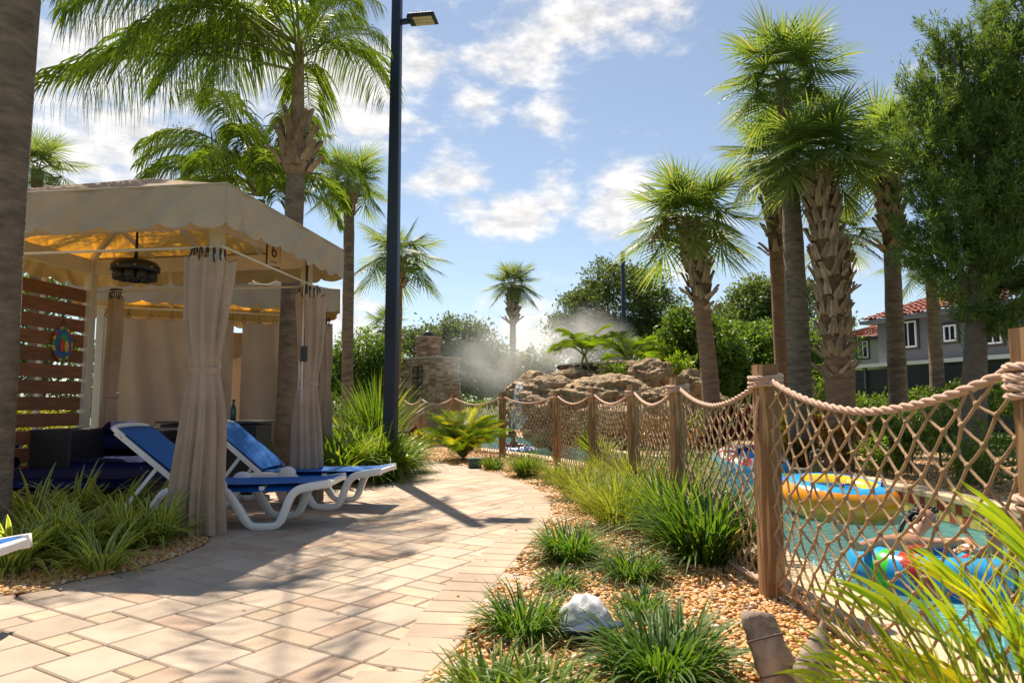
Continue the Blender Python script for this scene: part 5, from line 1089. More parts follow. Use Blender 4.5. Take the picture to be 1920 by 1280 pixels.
def mist(px, py, rx, ry, d, ry_d, dens):
    c = D(px, py, d); V0, F0 = ico(3); q = MB(); q.add(V0 * 1.0, [tuple(f) for f in F0]); o = q.build('mist', mistM('mist', dens), None, c, kind='stuff'); o.scale = (rx * d / F, ry_d, ry * d / F); return o
mist(955, 662, 170, 110, 24.6, 2.2, .42); mist(1080, 640, 125, 85, 26.9, 1.9, .75); mist(1165, 640, 62, 46, 24.6, .9, 1.2) if False else None
# ------------------------------------------------------------------ stone fireplace
m_stone = leafM('veneer_stone', (.22, .11, .065), (.50, .34, .22), 0.0, .85, (0, 0, 0), (.62, .48, .36)); m_mortar = M('mortar', (.20, .13, .09), .9); m_cap = M('cap_stone', (.48, .36, .26), .8, .1)
FO = Vector((-3.32, 29.8, 0)); fp = empty('outdoor_fireplace', FO, 'stacked stone outdoor fireplace with chimney and iron scroll beyond the fence', 'fireplace')
fa = Vector((-.72, .70, 0)).normalized(); sa = Vector((.70, .72, 0)).normalized(); FW, SW, FH = 2.35, 1.35, 3.1
def stoneface(o, d, nrm_, w, h, z0=0, seed=0, skip=None):
    r = random.Random(seed); q = MB(); z = z0
    while z < z0 + h - .02:
        rh = r.choice((.07, .09, .12)); rh = min(rh, z0 + h - z); x = 0
        while x < w - .01:
            l = min(r.uniform(.16, .46), w - x)
            if not (skip and skip[0] < x + l / 2 < skip[1] and skip[2] < z < skip[3]):
                t = r.uniform(.02, .055); a = o + d * (x + .006) + Vector((0, 0, z + .006)); q.prism([a, a + d * (l - .012), a + d * (l - .012) + Vector((0, 0, rh - .012)), a + Vector((0, 0, rh - .012))], nrm_ * t)
            x += l
        z += rh
    return q
fn = -sa; sn = -fa
q = MB(); 
def boxd(q, o, a, b, z0, z1, m=0): P = [o, o + a, o + a + b, o + b]; return q.prism([p + Vector((0, 0, z0)) for p in P], (0, 0, z1 - z0), m)
boxd(MB(), Vector((0, 0, 0)), fa * FW, sa * SW, 0, FH).build('core', m_mortar, fp)
stoneface(Vector((0, 0, 0)), fa, fn, FW, FH, 0, 1, (.75, 1.65, .5, 1.45)).build('stone_facing', m_stone, fp, kind='stuff'); stoneface(Vector((0, 0, 0)), sa, sn, SW, FH, 0, 2).build('stone_facing', m_stone, fp, kind='stuff')
boxd(MB(), (fn + sn) * .09, fa * (FW + .1) - fn * 0, sa * (SW + .2), FH, FH + .07).build('cap', m_cap, fp)
ch = fa * .95 + sa * .25; boxd(MB(), ch, fa * .80, sa * .75, FH + .07, FH + 1.0).build('chimney', m_mortar, fp)
stoneface(ch + Vector((0, 0, 0)), fa, fn, .80, .92, FH + .07, 3).build('chimney_facing', m_stone, fp, kind='stuff'); stoneface(ch, sa, sn, .75, .92, FH + .07, 4).build('chimney_facing', m_stone, fp, kind='stuff')
boxd(MB(), ch + (fn + sn) * .06, fa * .92, sa * .87, FH + .99, FH + 1.05).build('chimney_cap', m_cap, fp)
cc_ = ch + fa * .4 + sa * .37; MB().lathe([(.30, FH + 1.12), (.34, FH + 1.14), (.06, FH + 1.34), (.01, FH + 1.36)], cc_, 4).build('spark_arrestor', m_black, fp); MB().lathe([(.24, FH + 1.05), (.24, FH + 1.12)], cc_, 4).build('flue', m_black, fp)
boxd(MB(), fa * .78 + fn * .0, fa * .84, fn * .012, .5, 1.4).build('firebox', m_black, fp)
q = MB()
for k in range(9): q.bar(fa * (.78 + k * .105) + fn * .07 + Vector((0, 0, .5)), fa * (.78 + k * .105) + fn * .07 + Vector((0, 0, 1.4 + .1 * math.sin(k / 8 * math.pi))), .022)
for z in (.52, .95, 1.4): q.bar(fa * .76 + fn * .07 + Vector((0, 0, z)), fa * 1.66 + fn * .07 + Vector((0, 0, z)), .022)
q.build('grille', m_black, fp)
q = MB(); sc = fa * 1.2 + fn * .08
for (x0, x1, z0, z1) in ((-.32, -.32, 1.75, 2.75), (.32, .32, 1.75, 2.75), (-.32, .32, 1.75, 1.75), (-.32, .32, 2.75, 2.75)): q.bar(sc + fa * x0 + Vector((0, 0, z0)), sc + fa * x1 + Vector((0, 0, z1)), .035)
for sx in (-1, 1):
    for (cz, rr0, ph) in ((2.48, .13, 0), (2.0, .13, math.pi), (2.25, .10, 0)):
        pts = [sc + fa * (sx * (.14 + (rr0 * (1 - t / 26)) * math.cos(ph + t * .4))) + Vector((0, 0, cz + (rr0 * (1 - t / 26)) * math.sin(ph + t * .4))) for t in range(20)]; q.tube(pts, .016, 5)
    q.tube([sc + fa * sx * .02 + Vector((0, 0, z)) for z in (1.75, 2.25, 2.75)], .014, 5)
q.build('iron_scroll', m_black, fp)
for sgn, o_, dr_ in ((1, sa * SW, sa), (-1, fa * FW, fa)):
    prof = [(0, 0), (.95, 0), (.80, .12), (.55, .45), (.33, 1.0), (.16, 1.7), (.05, 2.4), (0, 2.5)]; tv = (fa if sgn == 1 else sa); P = [o_ + dr_ * x + Vector((0, 0, z)) + tv * .05 for x, z in prof]
    MB().prism(P, tv * .5).build('flared_wing', m_cap, fp); stoneface(o_ + tv * .05, dr_, -tv, .12, 2.0, 0, 7).build('wing_facing', m_stone, fp, kind='stuff')
# ------------------------------------------------------------------ houses
m_grey = M('grey_stucco', (.135, .135, .145), .9, .06, 2, .3, 40); m_beige = M('beige_stucco', (.36, .33, .30), .9, .05, 2, .2, 40); m_tile = M('roof_tile', (.42, .12, .065), .7, .25, 6, .3, 30, objvar=.08)
m_glass = M('window_glass', (.015, .02, .028), .08, .2, 1); m_frame = M('window_frame', (.72, .71, .70), .5, .03); m_dark = M('dark_trim', (.05, .04, .035), .7); m_screen = M('lanai_screen', (.02, .022, .026), .6, .3, 2)
def house(label, d0, px0, d1, px1, depth, ze, zr, wall, wins, ov_=.55, lanai=None, group='houses beyond the trees'):
    a = D(px0, 757, d0); b = D(px1, 757, d1); a.z = b.z = 0; root = empty('house', a, label, 'house', group); d = (b - a); Lh = d.length; d.normalize(); n = Vector((-d.y, d.x, 0)); fwd = -n
    boxd(MB(), Vector((0, 0, 0)), d * Lh, n * depth, 0, ze).build('wall', wall, root)
    e = [-d * ov_ - n * ov_, d * (Lh + ov_) - n * ov_, d * (Lh + ov_) + n * (depth + ov_), -d * ov_ + n * (depth + ov_)]; rg = [d * min(depth / 2, Lh * .35) + n * depth / 2, d * (Lh - min(depth / 2, Lh * .35)) + n * depth / 2]
    boxd(MB(), e[0], e[1] - e[0], e[3] - e[0], ze, ze + .16).build('fascia', m_dark if wall is m_beige else m_grey, root)
    for (p0, p1, q0, q1) in ((e[0], e[1], rg[0], rg[1]), (e[3], e[0], rg[0], rg[0]), (e[1], e[2], rg[1], rg[1])):
        rows = max(6, int((p0 - q0).length / .36)); q = MB()
        for k in range(rows):
            s0, s1 = k / rows, (k + 1.12) / rows; za = ze + .17 + (zr - ze) * s0 + .07; zb_ = ze + .17 + (zr - ze) * min(1, s1) + .0
            A0, B0, A1, B1 = p0.lerp(q0, s0), p1.lerp(q1, s0), p0.lerp(q0, min(1, s1)), p1.lerp(q1, min(1, s1)); w = (B0 - A0).length; m_ = max(1, int(w / .30))
            for c in range(m_):
                for h in range(3):
                    f0, f1 = (c + h / 3) / m_, (c + (h + 1) / 3) / m_; hh = [0, .055, .055, 0]; z0a, z0b = hh[h], hh[h + 1]
                    q.add([A0.lerp(B0, f0) + Vector((0, 0, za + z0a)), A0.lerp(B0, f1) + Vector((0, 0, za + z0b)), A1.lerp(B1, f1) + Vector((0, 0, zb_ + z0b)), A1.lerp(B1, f0) + Vector((0, 0, zb_ + z0a))], [(0, 1, 2, 3)])
        q.build('roof_tiles', m_tile, root, kind='stuff')
    for (pa, ya, pb, yb) in wins:      # window corners as seen in the photograph, laid on the wall plane
        def hit(px):
            r_ = u_dir(px, 640); r_.z = 0; t = (a.x * d.y - a.y * d.x) / (r_.x * d.y - r_.y * d.x); return r_ * t
        A_, B_ = hit(pa), hit(pb); zt_ = EYE + (757 - ya) / F * A_.y; zb_ = EYE + (757 - yb) / F * A_.y; s0 = (A_ - a).dot(d); s1 = (B_ - a).dot(d); w, h = s1 - s0, zt_ - zb_; c = d * (s0 + w / 2) + Vector((0, 0, (zt_ + zb_) / 2)); R = Matrix(((d.x, n.x, 0), (d.y, n.y, 0), (0, 0, 1)))
        wn = MB().box(c + fwd * .02, (w + .28, .06, h + .28), R).build('window', m_dark, root); MB().box(c + fwd * .055, (w, .03, h), R).build('pane', m_glass, wn)
        q = MB()
        for sx in (-1, 1): q.box(c + d * sx * (w / 2) + fwd * .075, (.07, .05, h + .07), R)
        for sz in (-1, 1): q.box(c + Vector((0, 0, sz * h / 2)) + fwd * .075, (w - .072, .05, .07), R)
        q.box(c + fwd * .074, (.05, .04, h - .072), R) if w > h * .5 else q.box(c + fwd * .074, (w - .072, .04, .05), R); q.build('frame', m_frame, wn)
    return root, d, n, Lh
h1, hd_, hn, Lh = house('two storey grey house with red tile roof behind the cedar', 33, 1652, 25, 1990, 9, 4.95, 7.0, m_grey, [(1692, 606, 1720, 652), (1774, 612, 1795, 640), (1850, 600, 1880, 645)])
# covered lanai with dark screens along the ground floor
fw = -hn; lz = 2.75
boxd(MB(), hd_ * -.9 + fw * 1.9, hd_ * (Lh + .9), hn * 1.9, lz, lz + .16).build('lanai_roof', m_frame, h1)
for k in range(7): MB().box(hd_ * (-.8 + k * 1.9) + fw * 1.85 + Vector((0, 0, lz / 2)), (.10, .10, lz)).build('lanai_post', m_dark if k % 2 else m_whitewood, h1)
for k in range(6): boxd(MB(), hd_ * (-.74 + k * 1.9) + fw * 1.84, hd_ * 1.78, hn * .02, .15, lz - .1).build('screen', m_screen, h1)
house('pale beige house with a red tile roof between two palm trunks', 46, 1585, 44.5, 1668, 9, 5.35, 6.35, m_beige, [(1609, 641, 1626, 671)])
house('farther reddish roofed house just above the beige one', 70, 1606, 66, 1700, 12, 7.6, 10.6, m_beige, [])
hb = empty('apartment_block', (D(600, 757, 62).x, 62, 0), 'far pale building with a balcony just right of the rear curtains', 'building')
MB().box((-2.2, 2, 2.6), (4.6, 4, 5.2)).build('wall', m_beige, hb); MB().box((-.1, -.3, 4.2), (1.5, 1.2, .18)).build('balcony_floor', m_frame, hb)
for k in range(9): MB().box((-.75 + k * .16, -.85, 4.65), (.03, .03, .8)).build('baluster', m_grey, hb)
MB().box((-.1, -.85, 5.05), (1.5, .06, .06)).build('rail', m_grey, hb); MB().box((-2.2, 2, 5.35), (5, 4.4, .25)).build('roof', m_tile, hb)
# ------------------------------------------------------------------ black rail fences
def railfence(label, pts, h=1.3, z0=0, pitch=.12):
    root = empty('metal_fence', Vector(pts[0]), label, 'fence', 'black metal rail fences'); o = Vector(pts[0]); q = MB()
    for a, b in zip(pts[:-1], pts[1:]):
        a, b = Vector(a), Vector(b); l = (b - a).length; n = int(l / pitch)
        for k in range(n): p = a.lerp(b, k / n) - o; q.box((p.x, p.y, z0 + h / 2), (.018, .018, h))
        for k in range(int(l / 2.2) + 1): p = a.lerp(b, k / max(1, int(l / 2.2))) - o; MB().box((p.x, p.y, z0 + h / 2 + .06), (.06, .06, h + .12)).build('post', m_black, root)
        for z in (.12, h - .18, h - .02): MB().bar(a - o + Vector((0, 0, z0 + z)), b - o + Vector((0, 0, z0 + z)), .03, .035).build('rail', m_black, root)
    q.build('pickets', m_black, root, kind='stuff')
railfence('black rail fence left of the thin fence posts beyond the bushes', [(-9.5, 26, 0), (-6.2, 25, 0), (-3.4, 27.5, 0)])
railfence('black rail fence in front of the house behind the right palms', [(8.6, 19.5, 0), (14, 17.5, 0), (20, 15.5, 0)], 1.5)
# ------------------------------------------------------------------ small things in the gravel
g = G(890, 877); bx2 = empty('utility_box', (g.x, g.y, 0), 'small dark green ground box on the gravel beside the path', 'utility box', rz=.2)
MB().box((0, 0, .075), (.22, .17, .15), taper=.9).build('body', M('box_green', (.035, .06, .05), .5), bx2, bevel=.01); MB().box((0, 0, .163), (.24, .19, .022)).build('lid', M('box_lid', (.10, .15, .13), .5), bx2, bevel=.006)
g = G(1098, 1188); cp = empty('cap', (g.x, g.y, .015), 'crumpled white cap with navy brim lying on the gravel among clumps', 'cap', rz=math.radians(200)); m_wc = clothM('white_cotton', (.62, .62, .64), (.6, .6, .6), .15, .12, 6, .3); m_nb = clothM('navy_cotton', (.035, .05, .11), (.05, .05, .1), .03); m_lin = M('cap_lining', (.5, .42, .2), .8)
V0, F0 = ico(4); vs = []
for v in V0:
    v = Vector(v); z = max(v.z, -.25); n_ = .10 * mnoise.noise(v * 3.2) + .10 * abs(mnoise.noise(Vector((v.x * 6, v.y * 3, v.z * 6)))); vs.append(Vector((v.x * .125 * (1 + n_), v.y * .105 * (1 + n_), (z + .25) * .115 * (1 + n_ * 1.4))))
vs = [Vector((v.x * (1 - .07 * abs(math.cos(3 * math.atan2(v.y, v.x))) ** 14), v.y * (1 - .07 * abs(math.cos(3 * math.atan2(v.y, v.x))) ** 14), v.z * 1.08 + .006 * math.sin(v.x * 90 + v.y * 40))) for v in vs]
q = MB().add(vs, [tuple(f) for f in F0], 0, True); q.m = [1 if sum(vs[i].z for i in f) / 3 < .045 else 0 for f in q.f]; q.build('crown', [m_wc, m_nb], cp); MB().lathe([(.001, .006), (.011, .003), (.012, -.002)], (0, 0, .152), 10).build('button', m_nb, cp)
q = MB(); vs = []
for i in range(17):
    a = math.radians(20 + 140 * i / 16)
    for j in range(5): r_ = .10 + .115 * j / 4 * math.sin(math.radians(20 + 140 * i / 16)) ** .5; vs.append((r_ * math.cos(a), r_ * math.sin(a), .022 + .035 * math.sin(a) * (1 - j / 5) + .03 * (1 - abs(math.cos(a))) + .004 * j))
fs = [(i * 5 + j, (i + 1) * 5 + j, (i + 1) * 5 + j + 1, i * 5 + j + 1) for i in range(16) for j in range(4)]
br = MB().add(vs, fs, 0, True).build('brim', m_nb, cp); so = br.modifiers.new('thick', 'SOLIDIFY'); so.thickness = .004
MB().tube([(.118 * math.cos(a / 12 * math.pi), .10 * math.sin(a / 12 * math.pi), .024) for a in range(13)], .024, 8).build('band', m_nb, cp); MB().tube([(.12 * math.cos(a / 6), .13 * math.sin(a / 6), .008) for a in range(2, 17)], .008, 5).build('sweatband', m_lin, cp)
m_stub = M('dry_stub', (.22, .13, .09), .85, .5, 7, 1.0, 24, col2=(.55, .43, .34), stretch=(1, 1, .6), dist=.01)
def stub(label, pts, wid, seed, tri=False):
    r = random.Random(seed); P = smooth_line(pts, 5); root = empty('cut_palm_stub', pts[0], label, 'palm stub', 'cut palm stubs in the gravel'); o = Vector(pts[0]); k = len(P); W_ = np.interp(np.linspace(0, 1, k), np.linspace(0, 1, len(wid)), wid); q = MB(); vs = []
    for i, p in enumerate(P):
        t = (P[min(i + 1, k - 1)] - P[max(i - 1, 0)]).normalized(); sd = t.cross(Vector((0, 1, 0))).normalized(); fr_ = sd.cross(t)
        for j in range(12):
            th = j / 12 * 2 * math.pi; rr = 1 + .05 * r.uniform(-1, 1) + .04 * math.sin(i * 2.4 + j * .1); vs.append(p - o + (sd * math.cos(th) * W_[i] / 2 + fr_ * math.sin(th) * min(.05, W_[i] * .36) ) * rr + Vector((0, 0, (.02 * math.cos(th) if i == k - 1 else 0))))
    q.add(vs, [(i * 12 + j, i * 12 + (j + 1) % 12, (i + 1) * 12 + (j + 1) % 12, (i + 1) * 12 + j) for i in range(k - 1) for j in range(12)] + [tuple((k - 1) * 12 + j for j in range(12))], 0, True); q.build('stalk', m_stub, root)
    for i in range(3, k - 2, 4): q = MB(); q.tube([v * 1.0 for v in vs[i * 12:(i + 1) * 12]] + [vs[i * 12]], .004, 4, cap=False); q.build('ring_scar', m_bark, root)
b0 = D(1475, 1330, 2.55); stub('broad grey cut palm stub leaning left at the bottom of the gravel', [Vector((b0.x, b0.y, -.02)), D(1470, 1290, 2.56), D(1440, 1210, 2.6), D(1418, 1150, 2.65)], [.16, .155, .135, .125], 3)
b1 = D(1530, 1340, 2.5); stub('pointed brown cut palm stub to the right of the grey one', [Vector((b1.x, b1.y, -.02)), D(1530, 1270, 2.52), D(1535, 1215, 2.55), D(1545, 1172, 2.58)], [.19, .17, .10, .02], 5)
# ------------------------------------------------------------------ inflatable tubes
def pvc(name, c): return M(name, c, .22, .04, 3, spec=.6)
p_or, p_bl, p_lb, p_gr, p_rd, p_nv, p_wh, p_ye = pvc('orange_vinyl', (.85, .30, .012)), pvc('blue_vinyl', (.012, .15, .52)), pvc('sky_vinyl', (.03, .36, .72)), pvc('green_vinyl', (.07, .55, .05)), pvc('red_vinyl', (.50, .015, .03)), pvc('navy_vinyl', (.008, .02, .20)), pvc('white_vinyl', (.75, .75, .74)), pvc('yellow_vinyl', (.85, .52, .03))
def tube_float(label, c, R, r, mats, fn, tilt=(0, 0, 0), seg=0, handles=2, hm=None, sq=1.0):
    root = empty('swim_tube', c, label, 'swim tube', 'inflatable tubes in the lazy river'); root.rotation_euler = tilt; n, m = 168, 40; V = []; Fq = []; mi = []
    for i in range(n):
        a = 2 * math.pi * i / n; bul = 1 + (.045 * abs(math.sin(a * seg / 2)) ** .5 if seg else .012 * math.sin(a * 18) ** 2)
        for j in range(m):
            b = 2 * math.pi * j / m; rr = r * bul; x = R + rr * math.cos(b); V.append((x * math.cos(a), x * math.sin(a), rr * math.sin(b) * sq))
    for i in range(n):
        for j in range(m): Fq.append((i * m + j, ((i + 1) % n) * m + j, ((i + 1) % n) * m + (j + 1) % m, i * m + (j + 1) % m)); mi.append(fn(2 * math.pi * (i + .5) / n, 2 * math.pi * (j + .5) / m))
    inst('body', np_mesh('body', np.array(V), np.array(Fq), mats, smooth=True, midx=np.array(mi)), root)
    for k in range(handles):
        a = 4.0 + k * 1.3; p = Vector((R * math.cos(a), R * math.sin(a), r * sq)); t = Vector((-math.sin(a), math.cos(a), 0)); MB().tube([p - t * .09 - Vector((0, 0, .012)), p - t * .06 + Vector((0, 0, .05)), p + t * .06 + Vector((0, 0, .05)), p + t * .09 - Vector((0, 0, .012))], .013, 6).build('handle', hm or p_nv, root)
    MB().lathe([(.02, 0), (.02, .02), (.012, .03)], (R * math.cos(5.2), R * math.sin(5.2), r * sq), 10).build('valve', p_wh, root)
    return root
T1 = (3.28, 5.55, -.20); T2 = (4.16, 8.85, -.09); T3 = (4.42, 10.22, -.14); T4 = (3.95, 11.45, .02); T5 = (.18, 17.9, -.18)
tube_float('blue tube with red and green patches nearest the two swimmers', T1, .40, .165, [p_lb, p_gr, p_rd, p_bl], lambda a, b: (2 if math.sin(a * 3 + 2.6 + .8 * math.sin(b)) > .93 and math.sin(b) > -.5 else 1 if math.sin(a * 3 + 4.3) > .95 else 3 if math.sin(b) < -.2 else 0), (0, .04, .3))
tube_float('large orange tube with a yellow and blue top drifting in mid river', T2, .48, .225, [p_or, p_lb, p_ye], lambda a, b: (1 if .95 < b < 1.65 or 2.5 < b < 3.5 else 2 if 1.65 <= b <= 2.5 else 0), (.10, -.02, .5), hm=p_nv, sq=.95)
tube_float('green and blue tube carrying the dark haired swimmer behind the orange tube', T3, .42, .19, [p_gr, p_bl], lambda a, b: (0 if math.sin(a * 3 + .8) > .1 else 1), (0, .03, 2.0))
tube_float('upright looking ribbed sky blue tube with red and white top', T4, .36, .29, [p_lb, p_rd, p_wh, p_nv], lambda a, b: (0 if not (.9 < b < 2.2) else (1 if int(a * 3.2) % 2 else 2) if b < 1.9 else 3), (.28, .0, 0), seg=22)
tube_float('small green tube with blue top far off in the river', T5, .34, .17, [p_gr, p_bl, p_wh], lambda a, b: (0 if math.sin(b) < .45 else 1 if int(a * 5) % 2 else 2), (0, 0, 0))
# ------------------------------------------------------------------ swimmers
def skinM(name, c):
    m = M(name, c, .38, .10, 5, spec=.5); b = m.node_tree.nodes['Principled BSDF']; b.inputs['Subsurface Weight'].default_value = .12; b.inputs['Subsurface Radius'].default_value = (.02, .008, .004); b.inputs['Coat Weight'].default_value = .35; b.inputs['Coat Roughness'].default_value = .15; return m
sk1, sk2, sk3 = skinM('skin_brown', (.50, .25, .135)), skinM('skin_tan', (.42, .19, .10)), skinM('skin_dark', (.10, .045, .028)); m_hair = M('black_hair', (.010, .007, .006), .55, .3, 10, .3, 60); m_eye = M('eye', (.5, .5, .5), .2); m_suitr = M('red_suit', (.42, .02, .025), .6); m_suitb = M('dark_suit', (.01, .01, .02), .6)
def person(label, head, face, sk, arms, pelvis, suit, chest, hair='curls', knees=None, sc=1.0, s_w=.17, grp='swimmers in the lazy river', fingers=True):
    head = Vector(head); face = Vector(face).normalized(); chest = Vector(chest); pelvis = Vector(pelvis); root = empty('person', pelvis, label, 'person', grp); o = pelvis
    V = []; E = []; Rr = []
    def add(p, r, par=None): V.append(Vector(p) - o); Rr.append(r if hasattr(r, '__len__') else (r, r)); i = len(V) - 1; (E.append((par, i)) if par is not None else None); return i
    side = face.cross(Vector((0, 0, 1))).normalized(); up = (head - chest).normalized()
    p0 = add(pelvis, .125 * sc); ab = add(pelvis.lerp(chest, .5), .115 * sc, p0); cs = add(chest, .13 * sc, ab); nb = add(chest.lerp(head, .55), .058 * sc, cs)
    n2 = add(head - up * .085 * sc + face * .01, .056 * sc, nb); jaw = add(head - up * .045 * sc + face * .020 * sc, .066 * sc, n2); md = add(head + up * .02 * sc, .086 * sc, jaw); tp = add(head + up * .085 * sc - face * .01, .066 * sc, md)
    for (sh, el, wr, hd2) in arms:
        s = add(sh, .052 * sc, cs); m1 = add(Vector(sh).lerp(Vector(el), .5), .044 * sc, s); e_ = add(el, .037 * sc, m1); m2 = add(Vector(el).lerp(Vector(wr), .4), .036 * sc, e_); w_ = add(wr, .024 * sc, m2); hd2 = Vector(hd2); dh = (hd2 - Vector(wr)).normalized(); pl = add(Vector(wr) + dh * .05 * sc, .028 * sc, w_); pk = add(Vector(wr) + dh * .085 * sc, .026 * sc, pl)
        ls = dh.cross(Vector((0, 0, 1))); ls = ls.normalized() if ls.length > .1 else side
        if fingers:
            for k, (off_, l_) in enumerate(((-.030, .065), (-.010, .078), (.011, .073), (.031, .055))):
                f1 = add(Vector(wr) + dh * (.10 + .0) * sc + ls * off_ * sc, .0095 * sc, pk); f2 = add(Vector(wr) + dh * (.10 + l_ * .55) * sc + ls * off_ * 1.15 * sc - Vector((0, 0, .008)), .0088 * sc, f1); add(Vector(wr) + dh * (.095 + l_) * sc + ls * off_ * 1.2 * sc - Vector((0, 0, .026)), .0078 * sc, f2)
            t1 = add(Vector(wr) + dh * .05 * sc - ls * .042 * sc, .012 * sc, pl); add(Vector(wr) + dh * .085 * sc - ls * .062 * sc - Vector((0, 0, .012)), .0095 * sc, t1)
    for k, sgn in enumerate((-1, 1)):
        hp = add(pelvis + side * sgn * .09 * sc - Vector((0, 0, .03)), .085 * sc, p0); kn_ = Vector(knees[k]) if knees else pelvis + side * sgn * .12 + face * .15 - Vector((0, 0, .38)); k1 = add(kn_, .056 * sc, hp); ft = kn_ + (Vector((0, 0, -.36)) + face * .08) * sc; a1 = add(ft, .036 * sc, k1); add(ft + face * .14 * sc - Vector((0, 0, .03)), .028 * sc, a1)
    me = bpy.data.meshes.new('body'); me.from_pydata([tuple(v) for v in V], E, []); ob = inst('body', me, root); sm = ob.modifiers.new('skin', 'SKIN'); me.materials.append(sk); sm.use_smooth_shade = True
    if not me.skin_vertices:
        bpy.context.view_layer.objects.active = ob; bpy.ops.mesh.customdata_skin_add() if bpy.ops.mesh.customdata_skin_add.poll() else None
    for i, sv in enumerate(me.skin_vertices[0].data): sv.radius = Rr[i]; sv.use_root = (i == 0)
    ss = ob.modifiers.new('smooth', 'SUBSURF'); ss.levels = ss.render_levels = 2
    hc = head - o; R = Matrix((side, face, up)).transposed()
    def at(x, y, z): return hc + R @ (Vector((x, y, z)) * sc)
    MB().tube([at(0, .075, .030), at(0, .098, .0), at(0, .108, -.012), at(0, .088, -.022)], [.008 * sc, .012 * sc, .016 * sc, .010 * sc], 8).build('nose', sk, root)
    for sx in (-1, 1):
        q = MB(); q.lathe([(.001, -.011), (.008, -.008), (.011, 0), (.008, .008), (.001, .011)], at(sx * .032, .078, .022), 8); q.build('eye', m_eye, root)
        q = MB(); q.tube([at(sx * .018, .084, .038), at(sx * .034, .086, .044), at(sx * .05, .078, .038)], .004 * sc, 5); q.build('eyebrow', m_hair, root)
        q = MB(); q.tube([at(sx * .088, .0, .03), at(sx * .098, -.005, .02), at(sx * .096, -.002, -.01), at(sx * .084, .006, -.025)], .011 * sc, 6); q.build('ear', sk, root)
    MB().tube([at(-.028, .082, -.052), at(0, .092, -.050), at(.028, .082, -.052)], [.004 * sc, .0085 * sc, .004 * sc], 6).build('lips', M('lips', (.22, .06, .05), .4), root)
    # hair: a curly cap of many small locks
    q = MB(); r2 = random.Random(len(label)); V0, F0 = I1
    q.add([hc + R @ (Vector((v[0] * .096, v[1] * .088 - .034, v[2] * .098 + .034)) * sc) for v in ico(3)[0] if True], [tuple(f) for f in ico(3)[1]], 0, True)
    for k in range(150 if hair == 'curls' else 90):
        u_ = Vector((r2.gauss(0, 1), r2.gauss(-.55, 1), r2.gauss(.45, .9))).normalized()
        if u_.y > .15 and u_.z < .62: continue
        c = hc + R @ (Vector((u_.x * .098, u_.y * .098 - .026, u_.z * .104 + .034)) * sc); rr = r2.uniform(.014, .026) * sc; q.add([(c.x + v[0] * rr, c.y + v[1] * rr, c.z + v[2] * rr) for v in V0], [tuple(f) for f in F0], 0, True)
    if hair == 'long':
        for k in range(40): 
            x = r2.uniform(-.08, .08); q.tube([at(x, -.10, .06), at(x * 1.2, -.125, -.03), at(x * 1.4 + r2.uniform(-.02, .02), -.12, -.12), at(x * 1.5 + r2.uniform(-.03, .03), -.10, -.20)], [.014 * sc, .016 * sc, .014 * sc, .006 * sc], 5)
    q.build('hair', m_hair, root)
    c1, c2 = pelvis - o, chest - o; q = MB(); q.tube([c1 - Vector((0, 0, .08)), c1, c1.lerp(c2, .5), c2 - (c2 - c1).normalized() * .02, c2 + (c2 - c1).normalized() * .03], [.14 * sc, .152 * sc, .142 * sc, .155 * sc, .145 * sc], 16, flat=1.12); q.build('swimsuit', suit, root)
    return root
person('swimmer in red suit with wet dark hair, arm stretched left over the blue tube', (3.50, 5.90, .13), (.80, -.60, -.1), sk1, [((3.02, 5.66, -.01), (2.68, 5.42, -.01), (2.55, 5.42, .14), (2.50, 5.42, .21)), ((3.44, 5.74, -.05), (3.66, 5.60, .0), (3.56, 5.38, .02), (3.46, 5.34, .01))], (3.27, 5.68, -.70), m_suitr, (3.25, 5.78, -.09), 'long')
person('swimmer with black curly hair facing left at the right of the blue tube', (3.88, 5.60, .12), (-.85, -.45, -.15), sk2, [((3.74, 5.50, -.15), (3.64, 5.30, -.13), (3.46, 5.22, .0), (3.38, 5.22, .01)), ((3.98, 5.70, -.16), (3.92, 5.48, -.24), (3.74, 5.40, -.1), (3.66, 5.38, -.1))], (4.08, 5.85, -.68), m_suitb, (3.90, 5.66, -.24), 'curls')
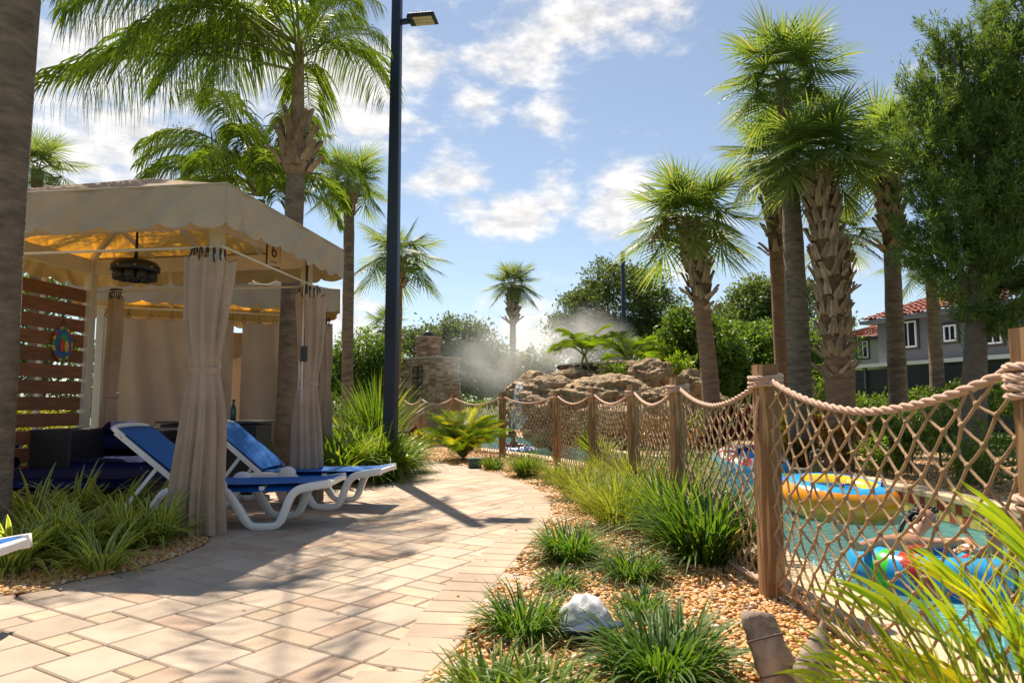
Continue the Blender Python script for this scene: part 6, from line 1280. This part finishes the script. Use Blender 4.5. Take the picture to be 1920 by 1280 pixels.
person('dark skinned swimmer sitting inside the green and blue tube', (4.47, 10.12, .30), (-.25, -.97, .0), sk3, [((4.30, 10.18, .03), (4.08, 10.08, .04), (3.98, 9.86, .10), (3.97, 9.78, .10)), ((4.64, 10.18, .03), (4.82, 10.02, .06), (4.80, 9.80, .12), (4.79, 9.72, .12))], (4.44, 10.30, -.34), m_suitb, (4.47, 10.22, -.02), 'curls', knees=[(4.30, 9.95, .03), (4.52, 9.93, .03)], sc=.95)
person('tiny far swimmer resting in the distant green tube', (.02, 17.85, .28), (.3, -.95, 0), sk3, [((-.10, 17.9, .02), (-.26, 17.8, .03), (-.28, 17.62, .06), (-.28, 17.54, .06)), ((.16, 17.9, .02), (.34, 17.8, .03), (.38, 17.62, .06), (.38, 17.54, .06))], (.08, 18.0, -.34), m_suitb, (.04, 17.95, -.04), 'curls', fingers=False)
# dry leaves and stray stones on the paving
r_ = np.random.default_rng(11); n = 130; X = r_.uniform(-3, 1.2, n); Y = r_.uniform(2.4, 12, n); k = in_poly(X, Y, PAVE) & ~in_poly(X, Y, LBED) & ((edge_dist(X, Y, RE) < .9) | (r_.random(n) < .35)); X, Y = X[k], Y[k]; n = len(X); a = r_.uniform(0, 6.28, n)
V, Fc = leaf_quads(np.stack([X, Y, np.full(n, .010)], 1), np.stack([np.cos(a), np.sin(a), r_.uniform(-.1, .25, n)], 1), np.tile([[.1, 0, 1.]], (n, 1)), r_.uniform(.015, .045, n), r_.uniform(.008, .018, n)); tag(inst('leaf_litter', np_mesh('leaf_litter', V, Fc, l_dead)), kind='stuff')
n = 260; X = r_.uniform(-3, 1.0, n); Y = r_.uniform(2.4, 9, n); k = in_poly(X, Y, PAVE) & ((edge_dist(X, Y, RE) < .12 + .25 * r_.random(n) ** 3) | (edge_dist(X, Y, LBED) < .12)); V, Fc = pebbles(X[k], Y[k], np.full(k.sum(), .010), .010 * r_.uniform(.5, 1.2, k.sum()), I1); tag(inst('gravel', np_mesh('gravel', V, Fc, m_pebble, smooth=True)), kind='stuff')
# splash by the stretched arm
r_ = np.random.default_rng(4); n = 260; V, Fc = pebbles(2.62 + r_.normal(0, .10, n), 5.85 + r_.normal(0, .16, n), WZ + np.abs(r_.normal(0, .05, n)), r_.uniform(.003, .010, n), I1)
m_foam = M('foam', (.8, .85, .85), .2); tag(inst('splash', np_mesh('splash', V, Fc, m_foam, smooth=True)), kind='stuff')
